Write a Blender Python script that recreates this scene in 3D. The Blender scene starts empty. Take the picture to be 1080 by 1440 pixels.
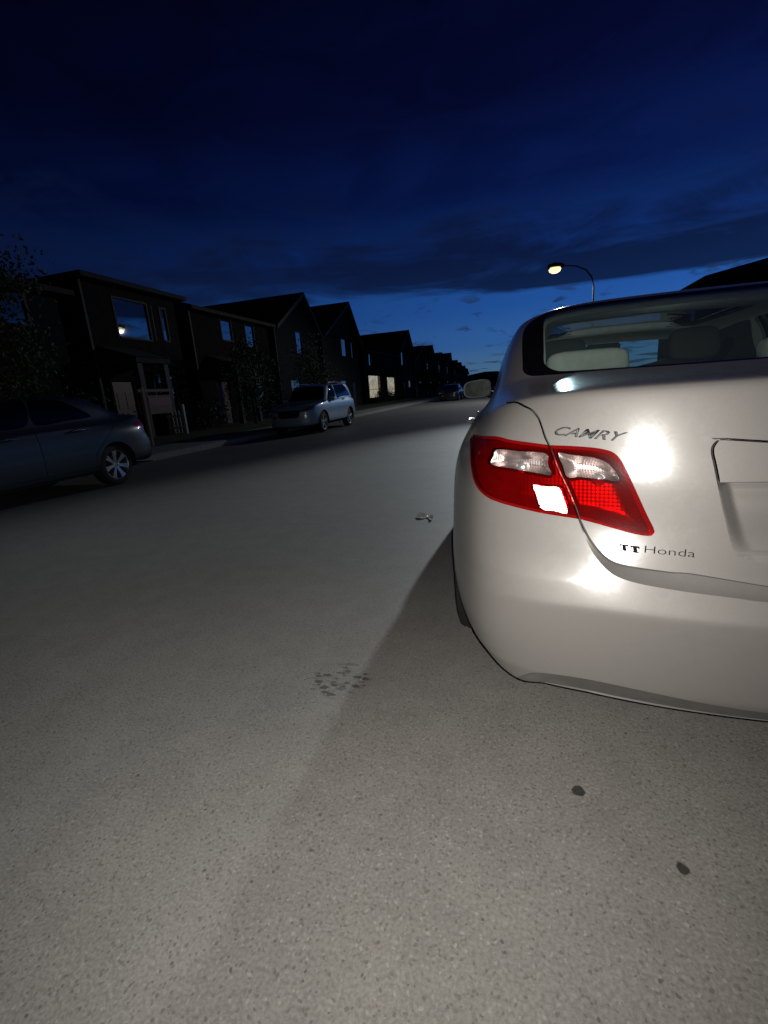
import bpy, bmesh, math, random
import numpy as np
from mathutils import Vector, Matrix, kdtree
from mathutils.geometry import delaunay_2d_cdt
random.seed(7); rng=np.random.default_rng(7)
sc=bpy.context.scene
C=sc.collection
def R(d): return math.radians(d)
# ------------------------------------------------------------------ helpers
def link(o,parent=None):
    C.objects.link(o)
    if parent is not None: o.parent=parent
    return o
def tag(o,label=None,cat=None,group=None,kind=None):
    if label: o['label']=label
    if cat: o['category']=cat
    if group: o['group']=group
    if kind: o['kind']=kind
    return o
def thing(name,label,cat,loc=(0,0,0),rz=0,group=None):
    o=bpy.data.objects.new(name,None); o.empty_display_size=.2
    link(o); o.location=loc; o.rotation_euler=(0,0,rz)
    return tag(o,label,cat,group)
def mesh(name,verts,faces,mat,parent=None,smooth=False,loopn=None):
    me=bpy.data.meshes.new(name); me.from_pydata([tuple(map(float,v)) for v in verts],[],[tuple(map(int,f)) for f in faces])
    if smooth or loopn is not None: me.polygons.foreach_set('use_smooth',[True]*len(me.polygons))
    if loopn is not None:
        me.update(); me.normals_split_custom_set([tuple(map(float,n)) for n in loopn])
    if mat is not None:
        for m in (mat if isinstance(mat,(list,tuple)) else [mat]): me.materials.append(m)
    me.update()
    return link(bpy.data.objects.new(name,me),parent)
class MB:
    """collects boxes, tubes and lathes into ONE mesh"""
    def __init__(s): s.v=[];s.f=[]
    def add(s,v,f):
        n=len(s.v); s.v+=[tuple(map(float,q)) for q in v]; s.f+=[tuple(i+n for i in q) for q in f]; return s
    def box(s,a,b):
        (x0,y0,z0),(x1,y1,z1)=[min(p,q) for p,q in zip(a,b)],[max(p,q) for p,q in zip(a,b)]
        return s.add([(x0,y0,z0),(x1,y0,z0),(x1,y1,z0),(x0,y1,z0),(x0,y0,z1),(x1,y0,z1),(x1,y1,z1),(x0,y1,z1)],
            [(0,3,2,1),(4,5,6,7),(0,1,5,4),(1,2,6,5),(2,3,7,6),(3,0,4,7)])
    def tube(s,pts,r,n=10,cap=True):
        pts=[Vector(p) for p in pts]; rr=r if isinstance(r,(list,tuple)) else [r]*len(pts)
        rings=[];up=None
        for i,p in enumerate(pts):
            t=(pts[min(i+1,len(pts)-1)]-pts[max(i-1,0)]).normalized()
            a=Vector((0,0,1)) if abs(t.z)<.9 else Vector((1,0,0))
            if up is not None: a=up
            e=(a-t*a.dot(t)).normalized(); up=e; g=t.cross(e)
            rings.append([p+(e*math.cos(2*math.pi*k/n)+g*math.sin(2*math.pi*k/n))*rr[i] for k in range(n)])
        v=[q for r_ in rings for q in r_]; f=[]
        for i in range(len(pts)-1):
            for k in range(n): f.append((i*n+k,i*n+(k+1)%n,(i+1)*n+(k+1)%n,(i+1)*n+k))
        if cap: f.append(tuple(range(n))[::-1]); f.append(tuple((len(pts)-1)*n+k for k in range(n)))
        return s.add(v,f)
    def lathe(s,prof,n=32,M=None):
        """prof: (r,h) about local z, transformed by M"""
        v=[];f=[]
        for r,h in prof:
            for k in range(n):
                q=Vector((r*math.cos(2*math.pi*k/n),r*math.sin(2*math.pi*k/n),h)); v.append(M@q if M else q)
        for i in range(len(prof)-1):
            for k in range(n): f.append((i*n+k,i*n+(k+1)%n,(i+1)*n+(k+1)%n,(i+1)*n+k))
        return s.add(v,f)
    def build(s,name,mat,parent=None,smooth=False,bevel=0,angle=35):
        o=mesh(name,s.v,s.f,mat,parent)
        if bevel:
            bm=bmesh.new(); bm.from_mesh(o.data)
            bmesh.ops.bevel(bm,geom=bm.edges[:],offset=bevel,segments=2,affect='EDGES',clamp_overlap=True)
            bm.to_mesh(o.data); bm.free()
        if smooth:
            o.data.polygons.foreach_set('use_smooth',[True]*len(o.data.polygons))
            o.data.set_sharp_from_angle(angle=R(angle))
        return o
# ------------------------------------------------------------------ materials
class NT:
    def __init__(s,name,world=False):
        s.m=bpy.data.worlds.new(name) if world else bpy.data.materials.new(name)
        s.m.use_nodes=True; s.t=s.m.node_tree; s.t.nodes.clear()
    def n(s,typ,ins=None,**kw):
        nd=s.t.nodes.new(typ)
        for k,v in kw.items(): setattr(nd,k,v)
        for k,v in (ins or {}).items(): s.set(nd,k,v)
        return nd
    def set(s,nd,k,v):
        sk=nd.inputs[k]
        if hasattr(v,'outputs'): v=v.outputs[0]
        if isinstance(v,bpy.types.NodeSocket): s.t.links.new(v,sk)
        else:
            if isinstance(v,(tuple,list)) and len(v)==3 and sk.type=='RGBA': v=(*v,1)
            sk.default_value=v
    def math(s,op,a,b=0.0,c=None,clamp=False):
        nd=s.n('ShaderNodeMath',{0:a,1:b},operation=op,use_clamp=clamp)
        if c is not None: s.set(nd,2,c)
        return nd
    def ss(s,x,a,b,lo=0.,hi=1.):
        return s.n('ShaderNodeMapRange',{0:x,1:a,2:b,3:lo,4:hi},interpolation_type='SMOOTHSTEP')
    def mixc(s,f,a,b,mode='MIX'):
        nd=s.n('ShaderNodeMix',data_type='RGBA',blend_type=mode)
        s.set(nd,0,f); s.set(nd,6,a); s.set(nd,7,b); return nd.outputs[2]
    def noise(s,vec,scale,detail=4,rough=.55,dist=0):
        return s.n('ShaderNodeTexNoise',{'Vector':vec,'Scale':scale,'Detail':detail,'Roughness':rough,'Distortion':dist}).outputs[0]
    def obj(s): return s.n('ShaderNodeTexCoord').outputs['Object']
    def geo(s): return s.n('ShaderNodeNewGeometry').outputs['Position']
    def out(s,sh):
        o=s.n('ShaderNodeOutputWorld' if isinstance(s.m,bpy.types.World) else 'ShaderNodeOutputMaterial')
        s.t.links.new(sh.outputs[0] if hasattr(sh,'outputs') else sh,o.inputs[0]); return s.m
def pbr(name,col,rough=.5,metal=0,coat=0,coat_r=.05,spec=.5,var=.12,scale=20,bump=0,bscale=60,emit=None,estr=0,ior=1.5):
    t=NT(name); v=t.obj()
    nz=t.noise(v,scale,5)
    k=t.n('ShaderNodeMapRange',{0:nz,1:.3,2:.7,3:1-var,4:1+var})
    c=t.mixc(1.0,col,k.outputs[0],'MULTIPLY')
    p=t.n('ShaderNodeBsdfPrincipled',{'Base Color':c,'Metallic':metal,'Coat Weight':coat,'Coat Roughness':coat_r,'Specular IOR Level':spec,'IOR':ior})
    t.set(p,'Roughness',t.n('ShaderNodeMapRange',{0:nz,1:.3,2:.7,3:max(rough*.85,.01),4:min(rough*1.15,1)}))
    if bump: t.set(p,'Normal',t.n('ShaderNodeBump',{'Height':t.noise(v,bscale,4),'Strength':bump,'Distance':.01}))
    if emit: t.set(p,'Emission Color',emit); t.set(p,'Emission Strength',estr)
    return t.out(p)
def glassy(name,tint,ior=1.5,rough=.02,gloss=(1,1,1),bump=0,bscale=300,body=None,bodyf=0):
    """thin pane: tinted see-through plus Fresnel reflection; optional diffuse body"""
    t=NT(name); f0=((ior-1)/(ior+1))**2
    lw=t.n('ShaderNodeLayerWeight',{'Blend':.5}).outputs['Facing']
    fr=t.math('ADD',f0,t.math('MULTIPLY',t.math('POWER',lw,5.0),1-f0))
    g=t.n('ShaderNodeBsdfGlossy',{'Color':gloss,'Roughness':rough})
    tr=t.n('ShaderNodeBsdfTransparent',{'Color':tint})
    if bump:
        b=t.n('ShaderNodeBump',{'Height':t.n('ShaderNodeTexVoronoi',{'Vector':t.obj(),'Scale':bscale}).outputs[0],'Strength':bump,'Distance':.002})
        t.set(g,'Normal',b)
    a=tr
    if body:
        d=t.n('ShaderNodeBsdfDiffuse',{'Color':body}); a=t.n('ShaderNodeMixShader',{0:bodyf,1:tr,2:d})
    return t.out(t.n('ShaderNodeMixShader',{0:fr,1:a,2:g}))
def car_paint(name,col,metal=.55,rough=.36,cr=.07,coat=1.0):
    t=NT(name); v=t.obj()
    big=t.noise(v,3,4); fine=t.noise(v,900,2); sm=t.noise(v,38,6,.65,1.2)
    c=t.mixc(t.n('ShaderNodeMapRange',{0:fine,1:.35,2:.65,3:0,4:.35}),col,tuple(min(1,x*1.35) for x in col))
    c=t.mixc(t.n('ShaderNodeMapRange',{0:sm,1:.55,2:.80,3:0,4:.12}),c,tuple(x*.8 for x in col))
    r=t.n('ShaderNodeMapRange',{0:sm,1:.3,2:.7,3:rough*.92,4:rough*1.12})
    p=t.n('ShaderNodeBsdfPrincipled',{'Base Color':c,'Metallic':metal,'Roughness':r,'Coat Weight':coat,'Coat IOR':1.5})
    t.set(p,'Coat Roughness',t.n('ShaderNodeMapRange',{0:sm,1:.35,2:.75,3:cr*.8,4:cr*1.3}))
    b=t.n('ShaderNodeBump',{'Height':big,'Strength':.03,'Distance':.01}); t.set(p,'Coat Normal',b)
    b2=t.n('ShaderNodeBump',{'Height':fine,'Strength':.05,'Distance':.0008}); t.set(p,'Normal',b2)
    return t.out(p)
def emis(name,col,s):
    t=NT(name); return t.out(t.n('ShaderNodeEmission',{'Color':col,'Strength':s}))
# ---- car body surface: bicubic B-spline over a control net, left half (x<=0), y from rear bumper forwards
NC=15
PX=[0,-.30,-.565,-.805,-.880,-.957,-.967,-.945,-.935,-.935,-.940,-.90,-.74,-.38,0]
PY=[0,.006,.046,.112,.245,.62,1.10,1.6,2.4,3.2,3.85,4.35,4.66,4.79,4.81]
WR=[1,1,1,.85,.45,.12,0,0,0,0,0,0,0,0,0]
WF=[0,0,0,0,0,0,0,0,0,0,.05,.3,.8,1,1]
WS=[0,0,.12,.45,.85,1,1,1,1,1,1,.9,.5,.1,0]
BOW=[0,.006,.042,.07,.04]+[0]*10
def low(z,dyr,dx,dyf,zs=None,zf=None,stepw=None,bow=0,dzr=None,dxc=0):
    zs=z if zs is None else zs; zf=z if zf is None else zf
    R=[]
    for c in range(NC):
        wr=WR[c] if stepw is None else stepw[c]
        y=PY[c]+dyr*wr-dyf*WF[c]+bow*BOW[c]
        x=PX[c]+dx*WS[c]+dxc*(1 if c in(3,4,5) else .3 if c==6 else 0)
        if c in(0,NC-1): x=0
        r,f=WR[c],WF[c]
        R.append((x,y,z*r+zf*f+zs*(1-r-f)+(dzr[c] if dzr and c<len(dzr) else 0)))
    return R
SW=[1,1,1,.45,.15,.05]+[0]*9
SW3=[1,1,.92,.5,.3,.1]+[0]*9
SW2=[1,1,.95,.6,.3,.05]+[0]*9
R11=list(zip([0,-.30,-.54,-.725,-.800,-.845,-.868,-.885,-.895,-.90,-.885,-.82,-.63,-.32,0],
 [.093,.106,.163,.27,.45,.74,1.1,1.6,2.4,3.2,3.85,4.25,4.52,4.64,4.67],
 [1.090,1.090,1.090,1.076,1.042,1.005,.985,.965,.945,.925,.90,.84,.76,.74,.73]))
R14=list(zip([0,-.30,-.53,-.69,-.765,-.79,-.80,-.81,-.81,-.80,-.78,-.72,-.60,-.30,0],
 [.57,.58,.61,.69,.84,1.02,1.25,1.7,2.4,3.0,3.35,3.58,3.74,3.84,3.86],
 [1.145,1.147,1.150,1.140,1.118,1.098,1.08,1.06,1.03,1.0,.985,.985,.99,1.0,1.0]))
R17=list(zip([0,-.26,-.45,-.575,-.625,-.64,-.645,-.645,-.645,-.635,-.615,-.58,-.47,-.24,0],
 [1.30,1.295,1.285,1.30,1.40,1.5,1.65,1.9,2.25,2.55,2.68,2.76,2.83,2.87,2.88],
 [1.440,1.438,1.432,1.415,1.405,1.405,1.41,1.415,1.415,1.40,1.39,1.38,1.385,1.395,1.40]))
def mix(A,B,t,bulge=0,dz=0):
    out=[]
    for c,(a,b) in enumerate(zip(A,B)):
        a=np.array(a);b=np.array(b);q=a*(1-t)+b*t
        # outward bulge in plan
        n=np.array([q[0],(q[1]-2.2)*.5,0]);n/=np.linalg.norm(n)+1e-9
        q=q+n*bulge+np.array([0,0,dz])
        if c in(0,NC-1): q[0]=0
        out.append(tuple(q))
    return out
def rows_sedan():
    rows=[]
    add=rows.append
    B2=[0,0,.004,.02,.035,.03,0]
    B=[.0,.004,.010,.045,.075,.06,0]
    add(low(.31,.15,.10,.12,.29,.24,dzr=B,dxc=.035))
    add(low(.248,.085,.045,.05,.275,.22,SW3,dzr=B,dxc=.03))
    add(low(.278,.066,.028,.03,.30,.25,SW3,dzr=B,dxc=.02))
    add(low(.356,.032,.014,.01,.35,.31,SW3,dzr=B2,dxc=.012)); add(low(.364,.024,.012,.01,.36,.32,dzr=B2,dxc=.006))
    add(low(.47,.006,.002,0,.455,.44,dxc=-.004))
    D=[-.014,-.010,.006,.004]
    add(low(.582,-.005,0,0,.56,.56,dzr=[-.010,-.006,.002,0])); add(low(.593,-.003,0,0,.58,.58,dzr=[-.010,-.006,.002,0])) 
    add(low(.640,.016,.004,0,.63,.62,SW2,dzr=D))
    add(low(.648,.020,.004,0,.64,.63,SW2,dzr=D))
    add(low(.690,.031,.006,.01,.69,.67,SW2,.25,dzr=D))
    add(low(.78,.037,.010,.03,.77,.69,None,1))
    add(low(.88,.0425,.020,.06,.85,.70,None,1))
    add(low(.97,.0605,.048,.09,.92,.715,None,1))
    r11=R11
    add(mix(low(.97,.0605,.048,.09,.92,.715,None,1),r11,.93,.006,.004))
    add(mix(r11,R14,.015,.004,.004))
    add(mix(r11,R14,.09,0,.004))
    add(mix(r11,R14,.30,0,-.002))
    add(mix(r11,R14,.66,0,-.010))
    add(mix(r11,R14,.95,0,-.004))
    add(R14)
    add(mix(R14,R17,.14,.006,0))
    add(mix(R14,R17,.40,.022,.012))
    add(mix(R14,R17,.68,.024,.018))
    add(mix(R14,R17,.90,.016,.014))
    add(mix(R14,R17,1.0,.0,.008))
    add([(x*.80,y+(.10 if c<6 else -.10 if c>9 else 0),z+.018) for c,(x,y,z) in enumerate(R17)])
    add([(x*.45,y+(.25 if c<6 else -.22 if c>9 else 0),z+.030) for c,(x,y,z) in enumerate(R17)])
    add([(0,min(max(y,1.70),2.50),z+.036) for x,y,z in R17])
    return np.array(rows)
class Surf:
    def __init__(s,rows):
        C=np.array(rows,float); m=np.array([-1,1,1.])
        C=np.concatenate([C[:,1:2]*m,C,C[:,-2:-1]*m],1)
        C=np.concatenate([2*C[:1]-C[1:2],C,C[-2:-1]*m],0)
        s.C=C; s.nv=C.shape[0]-2; s.nu=C.shape[1]-2   # v in [0,nv-1]
        s.u1=s.nu-1; s.v1=s.nv-1
        # metric domain
        us=np.linspace(0,s.u1,561); vref=[i for i in range(s.nv)]
        P=s.ev(us,np.full_like(us,6.0))[0]
        s.us=us; s.S=np.concatenate([[0],np.cumsum(np.linalg.norm(np.diff(P,axis=0),axis=1))])
        vs=np.linspace(0,s.v1,561); s.vs=vs
        P=s.ev(np.full_like(vs,1.5),vs)[0]
        s.T=np.concatenate([[0],np.cumsum(np.linalg.norm(np.diff(P,axis=0),axis=1)+.0012)])
    @staticmethod
    def basis(t):
        return (np.stack([(1-t)**3,3*t**3-6*t**2+4,-3*t**3+3*t**2+3*t+1,t**3],-1)/6,
                np.stack([-3*(1-t)**2,9*t**2-12*t,-9*t**2+6*t+3,3*t**2],-1)/6)
    def ev(s,u,v):
        u=np.clip(np.asarray(u,float),0,s.u1);v=np.clip(np.asarray(v,float),0,s.v1)
        i=np.minimum(u.astype(int),s.u1-1);j=np.minimum(v.astype(int),s.v1-1)
        bu,du=s.basis(u-i);bv,dv=s.basis(v-j)
        idx=np.arange(4)
        G=s.C[(j[:,None]+idx)[:,:,None],(i[:,None]+idx)[:,None,:]]
        P=np.einsum('na,nb,nabk->nk',bv,bu,G)
        Pu=np.einsum('na,nb,nabk->nk',bv,du,G);Pv=np.einsum('na,nb,nabk->nk',dv,bu,G)
        N=np.cross(Pv,Pu); l=np.linalg.norm(N,axis=1,keepdims=True); N=N/np.maximum(l,1e-12)
        return P,N
    def st2uv(s,st):
        st=np.asarray(st,float)
        return np.interp(st[:,0],s.S,s.us),np.interp(st[:,1],s.T,s.vs)
    def uv2st(s,u,v): return np.stack([np.interp(u,s.us,s.S),np.interp(v,s.vs,s.T)],-1)
    def at(s,st): return s.ev(*s.st2uv(st))
FEAT={"lamp":[[1.1734,1.1806],[0.8846,1.1693],[0.785,1.1485],[0.718,1.1353],[0.6692,1.1266],[0.6246,1.123],[0.5743,1.1175],[0.5422,1.1106],[0.5202,1.1],[0.5042,1.0773],[0.4913,1.0466],[0.4787,1.0119],[0.463,0.9674],[0.4476,0.9231],[0.4343,0.8872],[0.4327,0.873],[0.4382,0.8643],[0.4538,0.8626],[0.4826,0.8679],[0.5196,0.8788],[0.558,0.89],[0.5897,0.8979],[0.6309,0.903],[0.6831,0.9096],[0.7395,0.9209],[0.7921,0.9331],[0.8296,0.9447],[0.8689,0.9644],[0.9155,0.998],[0.979,1.0583],[1.0597,1.1214]],"clear_left":[[0.841,1.1235],[0.7542,1.1117],[0.6785,1.1002],[0.6699,1.0686],[0.6605,1.0326],[0.7005,1.0387],[0.7669,1.0524],[0.8514,1.0708],[0.8492,1.0989]],"clear_right":[[0.65,1.1019],[0.6219,1.097],[0.5966,1.0924],[0.5689,1.0879],[0.5465,1.0794],[0.5291,1.0669],[0.5148,1.0441],[0.5051,1.0214],[0.5198,1.0168],[0.5334,1.0206],[0.5612,1.024],[0.5931,1.0275],[0.6226,1.0267],[0.6364,1.0642]],"retro":[[0.7058,0.999],[0.6711,0.9958],[0.6416,0.9948],[0.6307,0.9752],[0.6177,0.9154],[0.6515,0.917],[0.6815,0.9213],[0.697,0.9644]],"lidgap":[[0.7,1.79],[0.77,1.74],[0.825,1.62],[0.86,1.46],[0.862,1.33],[0.8274,1.3005],[0.7824,1.2648],[0.7506,1.2436],[0.7235,1.2167],[0.7054,1.1859],[0.6883,1.1516],[0.6674,1.1133],[0.6403,1.0441],[0.616,0.9848],[0.5982,0.9304],[0.5897,0.8979],[0.5785,0.8659],[0.5647,0.8323],[0.5481,0.8037],[0.5271,0.78],[0.4914,0.7654],[0.4052,0.7592],[0.3234,0.756],[0.0,0.7]],"glass":[[0,2.6],[0.2,2.6],[0.4,2.605],[0.6,2.61],[0.69,2.6],[0.742,2.57],[0.753,2.5],[0.742,2.37],[0.727,2.18],[0.722,2.04],[0.712,1.985],[0.692,1.942],[0.665,1.905],[0.632,1.88],[0.54,1.858],[0.427,1.848],[0.2,1.845],[0,1.845]],"frit":[[0,2.66],[0.4,2.665],[0.62,2.67],[0.74,2.66],[0.83,2.62],[0.9,2.53],[0.905,2.44],[0.865,2.243],[0.838,2.076],[0.823,1.966],[0.785,1.897],[0.734,1.866],[0.6,1.833],[0.4,1.812],[0.2,1.806],[0,1.805]],"recess":[[0,1.094],[0.3087,1.1359],[0.3237,1.1309],[0.3323,1.1182],[0.3345,1.0995],[0.3286,1.0635],[0.3143,0.9775],[0.301,0.9107],[0.2883,0.8484],[0.28,0.8298],[0.2656,0.8194],[0.1,0.76],[0,0.758]],"bar":[[0,1.089],[0.3034,1.1247],[0.3159,1.1196],[0.3226,1.1067],[0.324,1.088],[0.3224,1.0691],[0,1.0639]],"band":[[0.5963,0.9106],[0.5818,0.8545],[0.5622,0.7995],[0.5385,0.7553],[0.5103,0.7259],[0.4634,0.7081],[0.3926,0.6969],[0.3246,0.6897],[0.2719,0.6839],[0.2206,0.6765],[0,0.6725]],"valance":[[0.7868,0.1322],[0.736,0.2207],[0.6898,0.2735],[0.614,0.2984],[0.5285,0.3034],[0.4093,0.2911],[0.2962,0.2685],[0.1809,0.252],[0,0.252]],"text_model":[[0.6709,1.1584],[0.5118,1.1334],[0.6533,1.1822]],"text_initials":[[0.5023,0.8122],[0.4613,0.8093],[0.5035,0.8325]],"text_dealer":[[0.4526,0.8126],[0.355,0.8116],[0.451,0.8338]],"arch_rear":[[2.1655,-0.2],[2.1655,0.0911],[2.1712,0.1483],[2.174,0.2308],[2.1712,0.309],[2.1655,0.3646],[2.1542,0.4151],[2.1402,0.461],[2.1236,0.5069],[2.1044,0.5498],[2.08,0.5932],[2.0507,0.6368],[2.0218,0.6787],[1.9882,0.7176],[1.955,0.7443],[1.9198,0.7646],[1.8825,0.7782],[1.843,0.7878],[1.8038,0.7903],[1.7671,0.7878],[1.7282,0.7782],[1.6919,0.7646],[1.6559,0.7443],[1.6201,0.7176],[1.5894,0.6776],[1.5588,0.6352],[1.5309,0.592],[1.5078,0.5479],[1.4872,0.504],[1.469,0.4578],[1.4532,0.4053],[1.4419,0.3446],[1.4352,0.2639],[1.4196,0.0203],[1.433,0.0969],[1.4419,0.0969],[1.4419,-0.2]],"arch_front":[[4.9621,-0.2],[4.9621,0.087],[4.9554,0.178],[4.9532,0.2564],[4.9509,0.3242],[4.9442,0.3737],[4.9328,0.4217],[4.9191,0.4642],[4.9006,0.5069],[4.8794,0.5498],[4.8555,0.5945],[4.8263,0.6384],[4.7965,0.683],[4.7661,0.7221],[4.7326,0.7481],[4.6957,0.769],[4.658,0.7829],[4.6196,0.7928],[4.5833,0.7954],[4.5434,0.7903],[4.5057,0.7806],[4.4675,0.7668],[4.4316,0.7462],[4.3982,0.7191],[4.3643,0.6798],[4.3332,0.6368],[4.308,0.5945],[4.2826,0.5498],[4.2633,0.5069],[4.244,0.461],[4.231,0.4151],[4.2212,0.3646],[4.2147,0.311],[4.2114,0.2349],[4.2147,0.1519],[4.2212,0.0911],[4.2212,-0.2]],"bumper_seam":[[0.8689,0.9644],[1.0737,0.8776],[1.2217,0.7854],[1.3734,0.6708],[1.4758,0.5663]]}
# ------------------------------------------------------------------ panels cut from a body surface
def curve(pts,step=.006,closed=False):
    P=np.array(pts,float); n=len(P); out=[]
    for i in range(n if closed else n-1):
        p1,p2=P[i],P[(i+1)%n]
        p0=P[i-1] if (i or closed) else 2*p1-p2
        p3=P[(i+2)%n] if (closed or i+2<n) else 2*p2-p1
        k=max(1,int(np.linalg.norm(p2-p1)/step))
        for t in np.arange(k)/k:
            out.append(.5*((2*p1)+(-p0+p2)*t+(2*p0-5*p1+4*p2-p3)*t*t+(-p0+3*p1-3*p2+p3)*t**3))
    if not closed: out.append(P[-1])
    return np.array(out)
def strip(pts,w,step=.008):
    P=curve(pts,step) if len(pts)>2 else np.array(pts,float)
    d=np.gradient(P,axis=0); d/=np.linalg.norm(d,axis=1,keepdims=True)+1e-9
    n=np.stack([-d[:,1],d[:,0]],1)*w/2
    return np.concatenate([P+n,(P-n)[::-1]])
def inside(poly,Q):
    x,y=Q[:,0],Q[:,1]; r=np.zeros(len(Q),bool); n=len(poly)
    bx0,by0=poly.min(0); bx1,by1=poly.max(0)
    m=(x>=bx0)&(x<=bx1)&(y>=by0)&(y<=by1); xs,ys=x[m],y[m]; rr=np.zeros(len(xs),bool)
    for i in range(n):
        (x0,y0),(x1,y1)=poly[i],poly[i-1]
        if y0==y1: continue
        c=((y0>ys)!=(y1>ys))&(xs<(x1-x0)*(ys-y0)/(y1-y0)+x0); rr^=c
    r[m]=rr; return r
def segdist(Q,L):
    d=np.full(len(Q),9.)
    for a,b in zip(L[:-1],L[1:]):
        ab=b-a; t=np.clip(((Q-a)@ab)/(ab@ab+1e-12),0,1); d=np.minimum(d,np.linalg.norm(Q-a-t[:,None]*ab,axis=1))
    return d
def sstep(x,a,b):
    t=np.clip((x-a)/(b-a),0,1); return t*t*(3-2*t)
class Panels:
    def __init__(s,surf,regions,step):
        """regions: list of (name, polygon in the metric domain); the last match wins"""
        s.sf=surf; Sx,Tx=surf.S[-1],surf.T[-1]
        V=[];E=[]
        def poly(P,closed=True):
            n=len(V); V.extend([(float(a),float(b)) for a,b in P]); k=len(P)
            E.extend([(n+i,n+i+1) for i in range(k-1)])
            if closed: E.append((n+k-1,n))
        def edge(a,b,st):
            k=max(2,int(np.hypot(b[0]-a[0],b[1]-a[1])/st)); return [(a[0]+(b[0]-a[0])*i/k,a[1]+(b[1]-a[1])*i/k) for i in range(k)]
        poly(edge((0,0),(Sx,0),.03)+edge((Sx,0),(Sx,Tx),.03)+edge((Sx,Tx),(0,Tx),.03)+edge((0,Tx),(0,0),.02))
        for nm,P in regions:
            P=np.array(P,float); P[:,0]=np.clip(P[:,0],0,Sx); P[:,1]=np.clip(P[:,1],0,Tx)
            keep=np.linalg.norm(P-np.roll(P,1,0),axis=1)>1e-5; poly(P[keep])
        G=[];T=0
        while T<Tx:
            S_=0;dt=step(0.3,T)
            while S_<Sx:
                d=step(S_,T); G.append((S_+d*.5*(int(T/dt)%2),T)); S_+=d
            T+=dt
        kd=kdtree.KDTree(len(V))
        for i,q in enumerate(V): kd.insert((q[0],q[1],0),i)
        kd.balance()
        for q in G:
            if 0<q[0]<Sx and 0<q[1]<Tx and kd.find((q[0],q[1],0))[2]>.45*step(*q): V.append(q)
        ov,oe,of,_,_,_=delaunay_2d_cdt([Vector(v) for v in V],E,[],0,1e-6)
        s.st=np.array([(v[0],v[1]) for v in ov]); s.tri=np.array([f for f in of if len(f)==3])
        a,b,c=[s.st[s.tri[:,i]] for i in range(3)]
        ar=(b[:,0]-a[:,0])*(c[:,1]-a[:,1])-(b[:,1]-a[:,1])*(c[:,0]-a[:,0])
        s.tri=s.tri[np.abs(ar)>1e-9]; ar=ar[np.abs(ar)>1e-9]
        s.tri[ar<0]=s.tri[ar<0][:,::-1]
        cen=s.st[s.tri].mean(1)
        s.reg=np.array(['body']*len(s.tri),dtype=object)
        for nm,P in regions: s.reg[inside(np.array(P,float),cen)]=nm
        s.cen=cen
        s.P,s.N=surf.at(s.st)
        # degenerate normals on the roof centreline
        bad=np.linalg.norm(s.N,axis=1)<.5; s.N[bad]=(0,0,1)
    def emit(s,name,mask,mat,parent,off=0.,skirt=.010,disp=None,mirror=True,jitter=0,side=None,smooth=True,own=False):
        if isinstance(mask,(str,)): mask=s.reg==mask
        T=s.tri[mask]
        if not len(T): return None
        used,inv=np.unique(T,return_inverse=True); T=inv.reshape(-1,3)
        st=s.st[used]; P=s.P[used].copy(); N=s.N[used].copy()
        if disp is not None:
            def f(q):
                p,n=s.sf.at(q); return p+n*disp(q)[:,None]
            e=.003; dS=f(st+[e,0])-f(st-[e,0]); dT=f(st+[0,e])-f(st-[0,e])
            n2=np.cross(dT,dS); l=np.linalg.norm(n2,axis=1,keepdims=True)
            n2=np.where(l>1e-9,n2/np.maximum(l,1e-12),N); ax=st[:,0]<.004
            n2[ax]=N[ax]
            P=P+N*disp(st)[:,None]
            if not own: N=n2
        P=P+N*off
        if own:   # normals of the displaced panel itself, so its rim stays crisp
            a,b,c=[P[T[:,i]] for i in range(3)]; fn=np.cross(b-a,c-a)
            if (fn*N[T[:,0]]).sum()<0: fn=-fn
            N2=np.zeros_like(P)
            for i in range(3): np.add.at(N2,T[:,i],fn)
            N2[st[:,0]<.003,0]=0; l=np.linalg.norm(N2,axis=1,keepdims=True); N=np.where(l>1e-14,N2/np.maximum(l,1e-14),N)
        if jitter: P=P+N*rng.normal(0,jitter,len(P))[:,None]
        # boundary edges (not on the symmetry line)
        ed={}
        for t in T:
            for i in range(3):
                a,b=int(t[i]),int(t[(i+1)%3]); k=(min(a,b),max(a,b)); ed[k]=None if k in ed else (a,b)
        be=[e for e in ed.values() if e and not(abs(P[e[0],0])<2e-3 and abs(P[e[1],0])<2e-3)]
        V=list(P); F=[tuple(t) for t in T]; LN=[N[i] for t in T for i in t]
        if skirt and be:
            for a,b in be:
                n=len(V); V+=[P[a],P[b],P[b]-N[b]*skirt,P[a]-N[a]*skirt]
                F.append((n+1,n,n+3,n+2)); fn=np.cross(P[a]-P[b],-N[a]); fn/=np.linalg.norm(fn)+1e-12
                LN+=[fn]*4
        V=np.array(V)
        # orientation: surface normal must agree with winding
        a,b,c=[P[T[:,i]] for i in range(3)]
        if (np.cross(b-a,c-a)*N[T[:,0]]).sum()<0:
            k=0;LN2=[];F2=[]
            for f in F: F2.append(f[::-1]); LN2+=LN[k:k+len(f)][::-1]; k+=len(f)
            F,LN=F2,LN2
        objs=[]
        m=np.array([-1,1,1.])
        def mir():
            k=0;LN2=[];F2=[]
            for f in F: F2.append(tuple(f[::-1])); LN2+=[q*m for q in LN[k:k+len(f)][::-1]]; k+=len(f)
            return V*m,F2,LN2
        if mirror=='both':
            V2,F2,L2=mir(); n=len(V)
            return mesh(name,np.concatenate([V,V2]),F+[tuple(i+n for i in f) for f in F2],mat,parent,loopn=(LN+L2) if smooth else None)
        if mirror=='pair':
            V2,F2,L2=mir()
            return [mesh(name,V,F,mat,parent,loopn=LN if smooth else None),mesh(name,V2,F2,mat,parent,loopn=L2 if smooth else None)]
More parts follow.
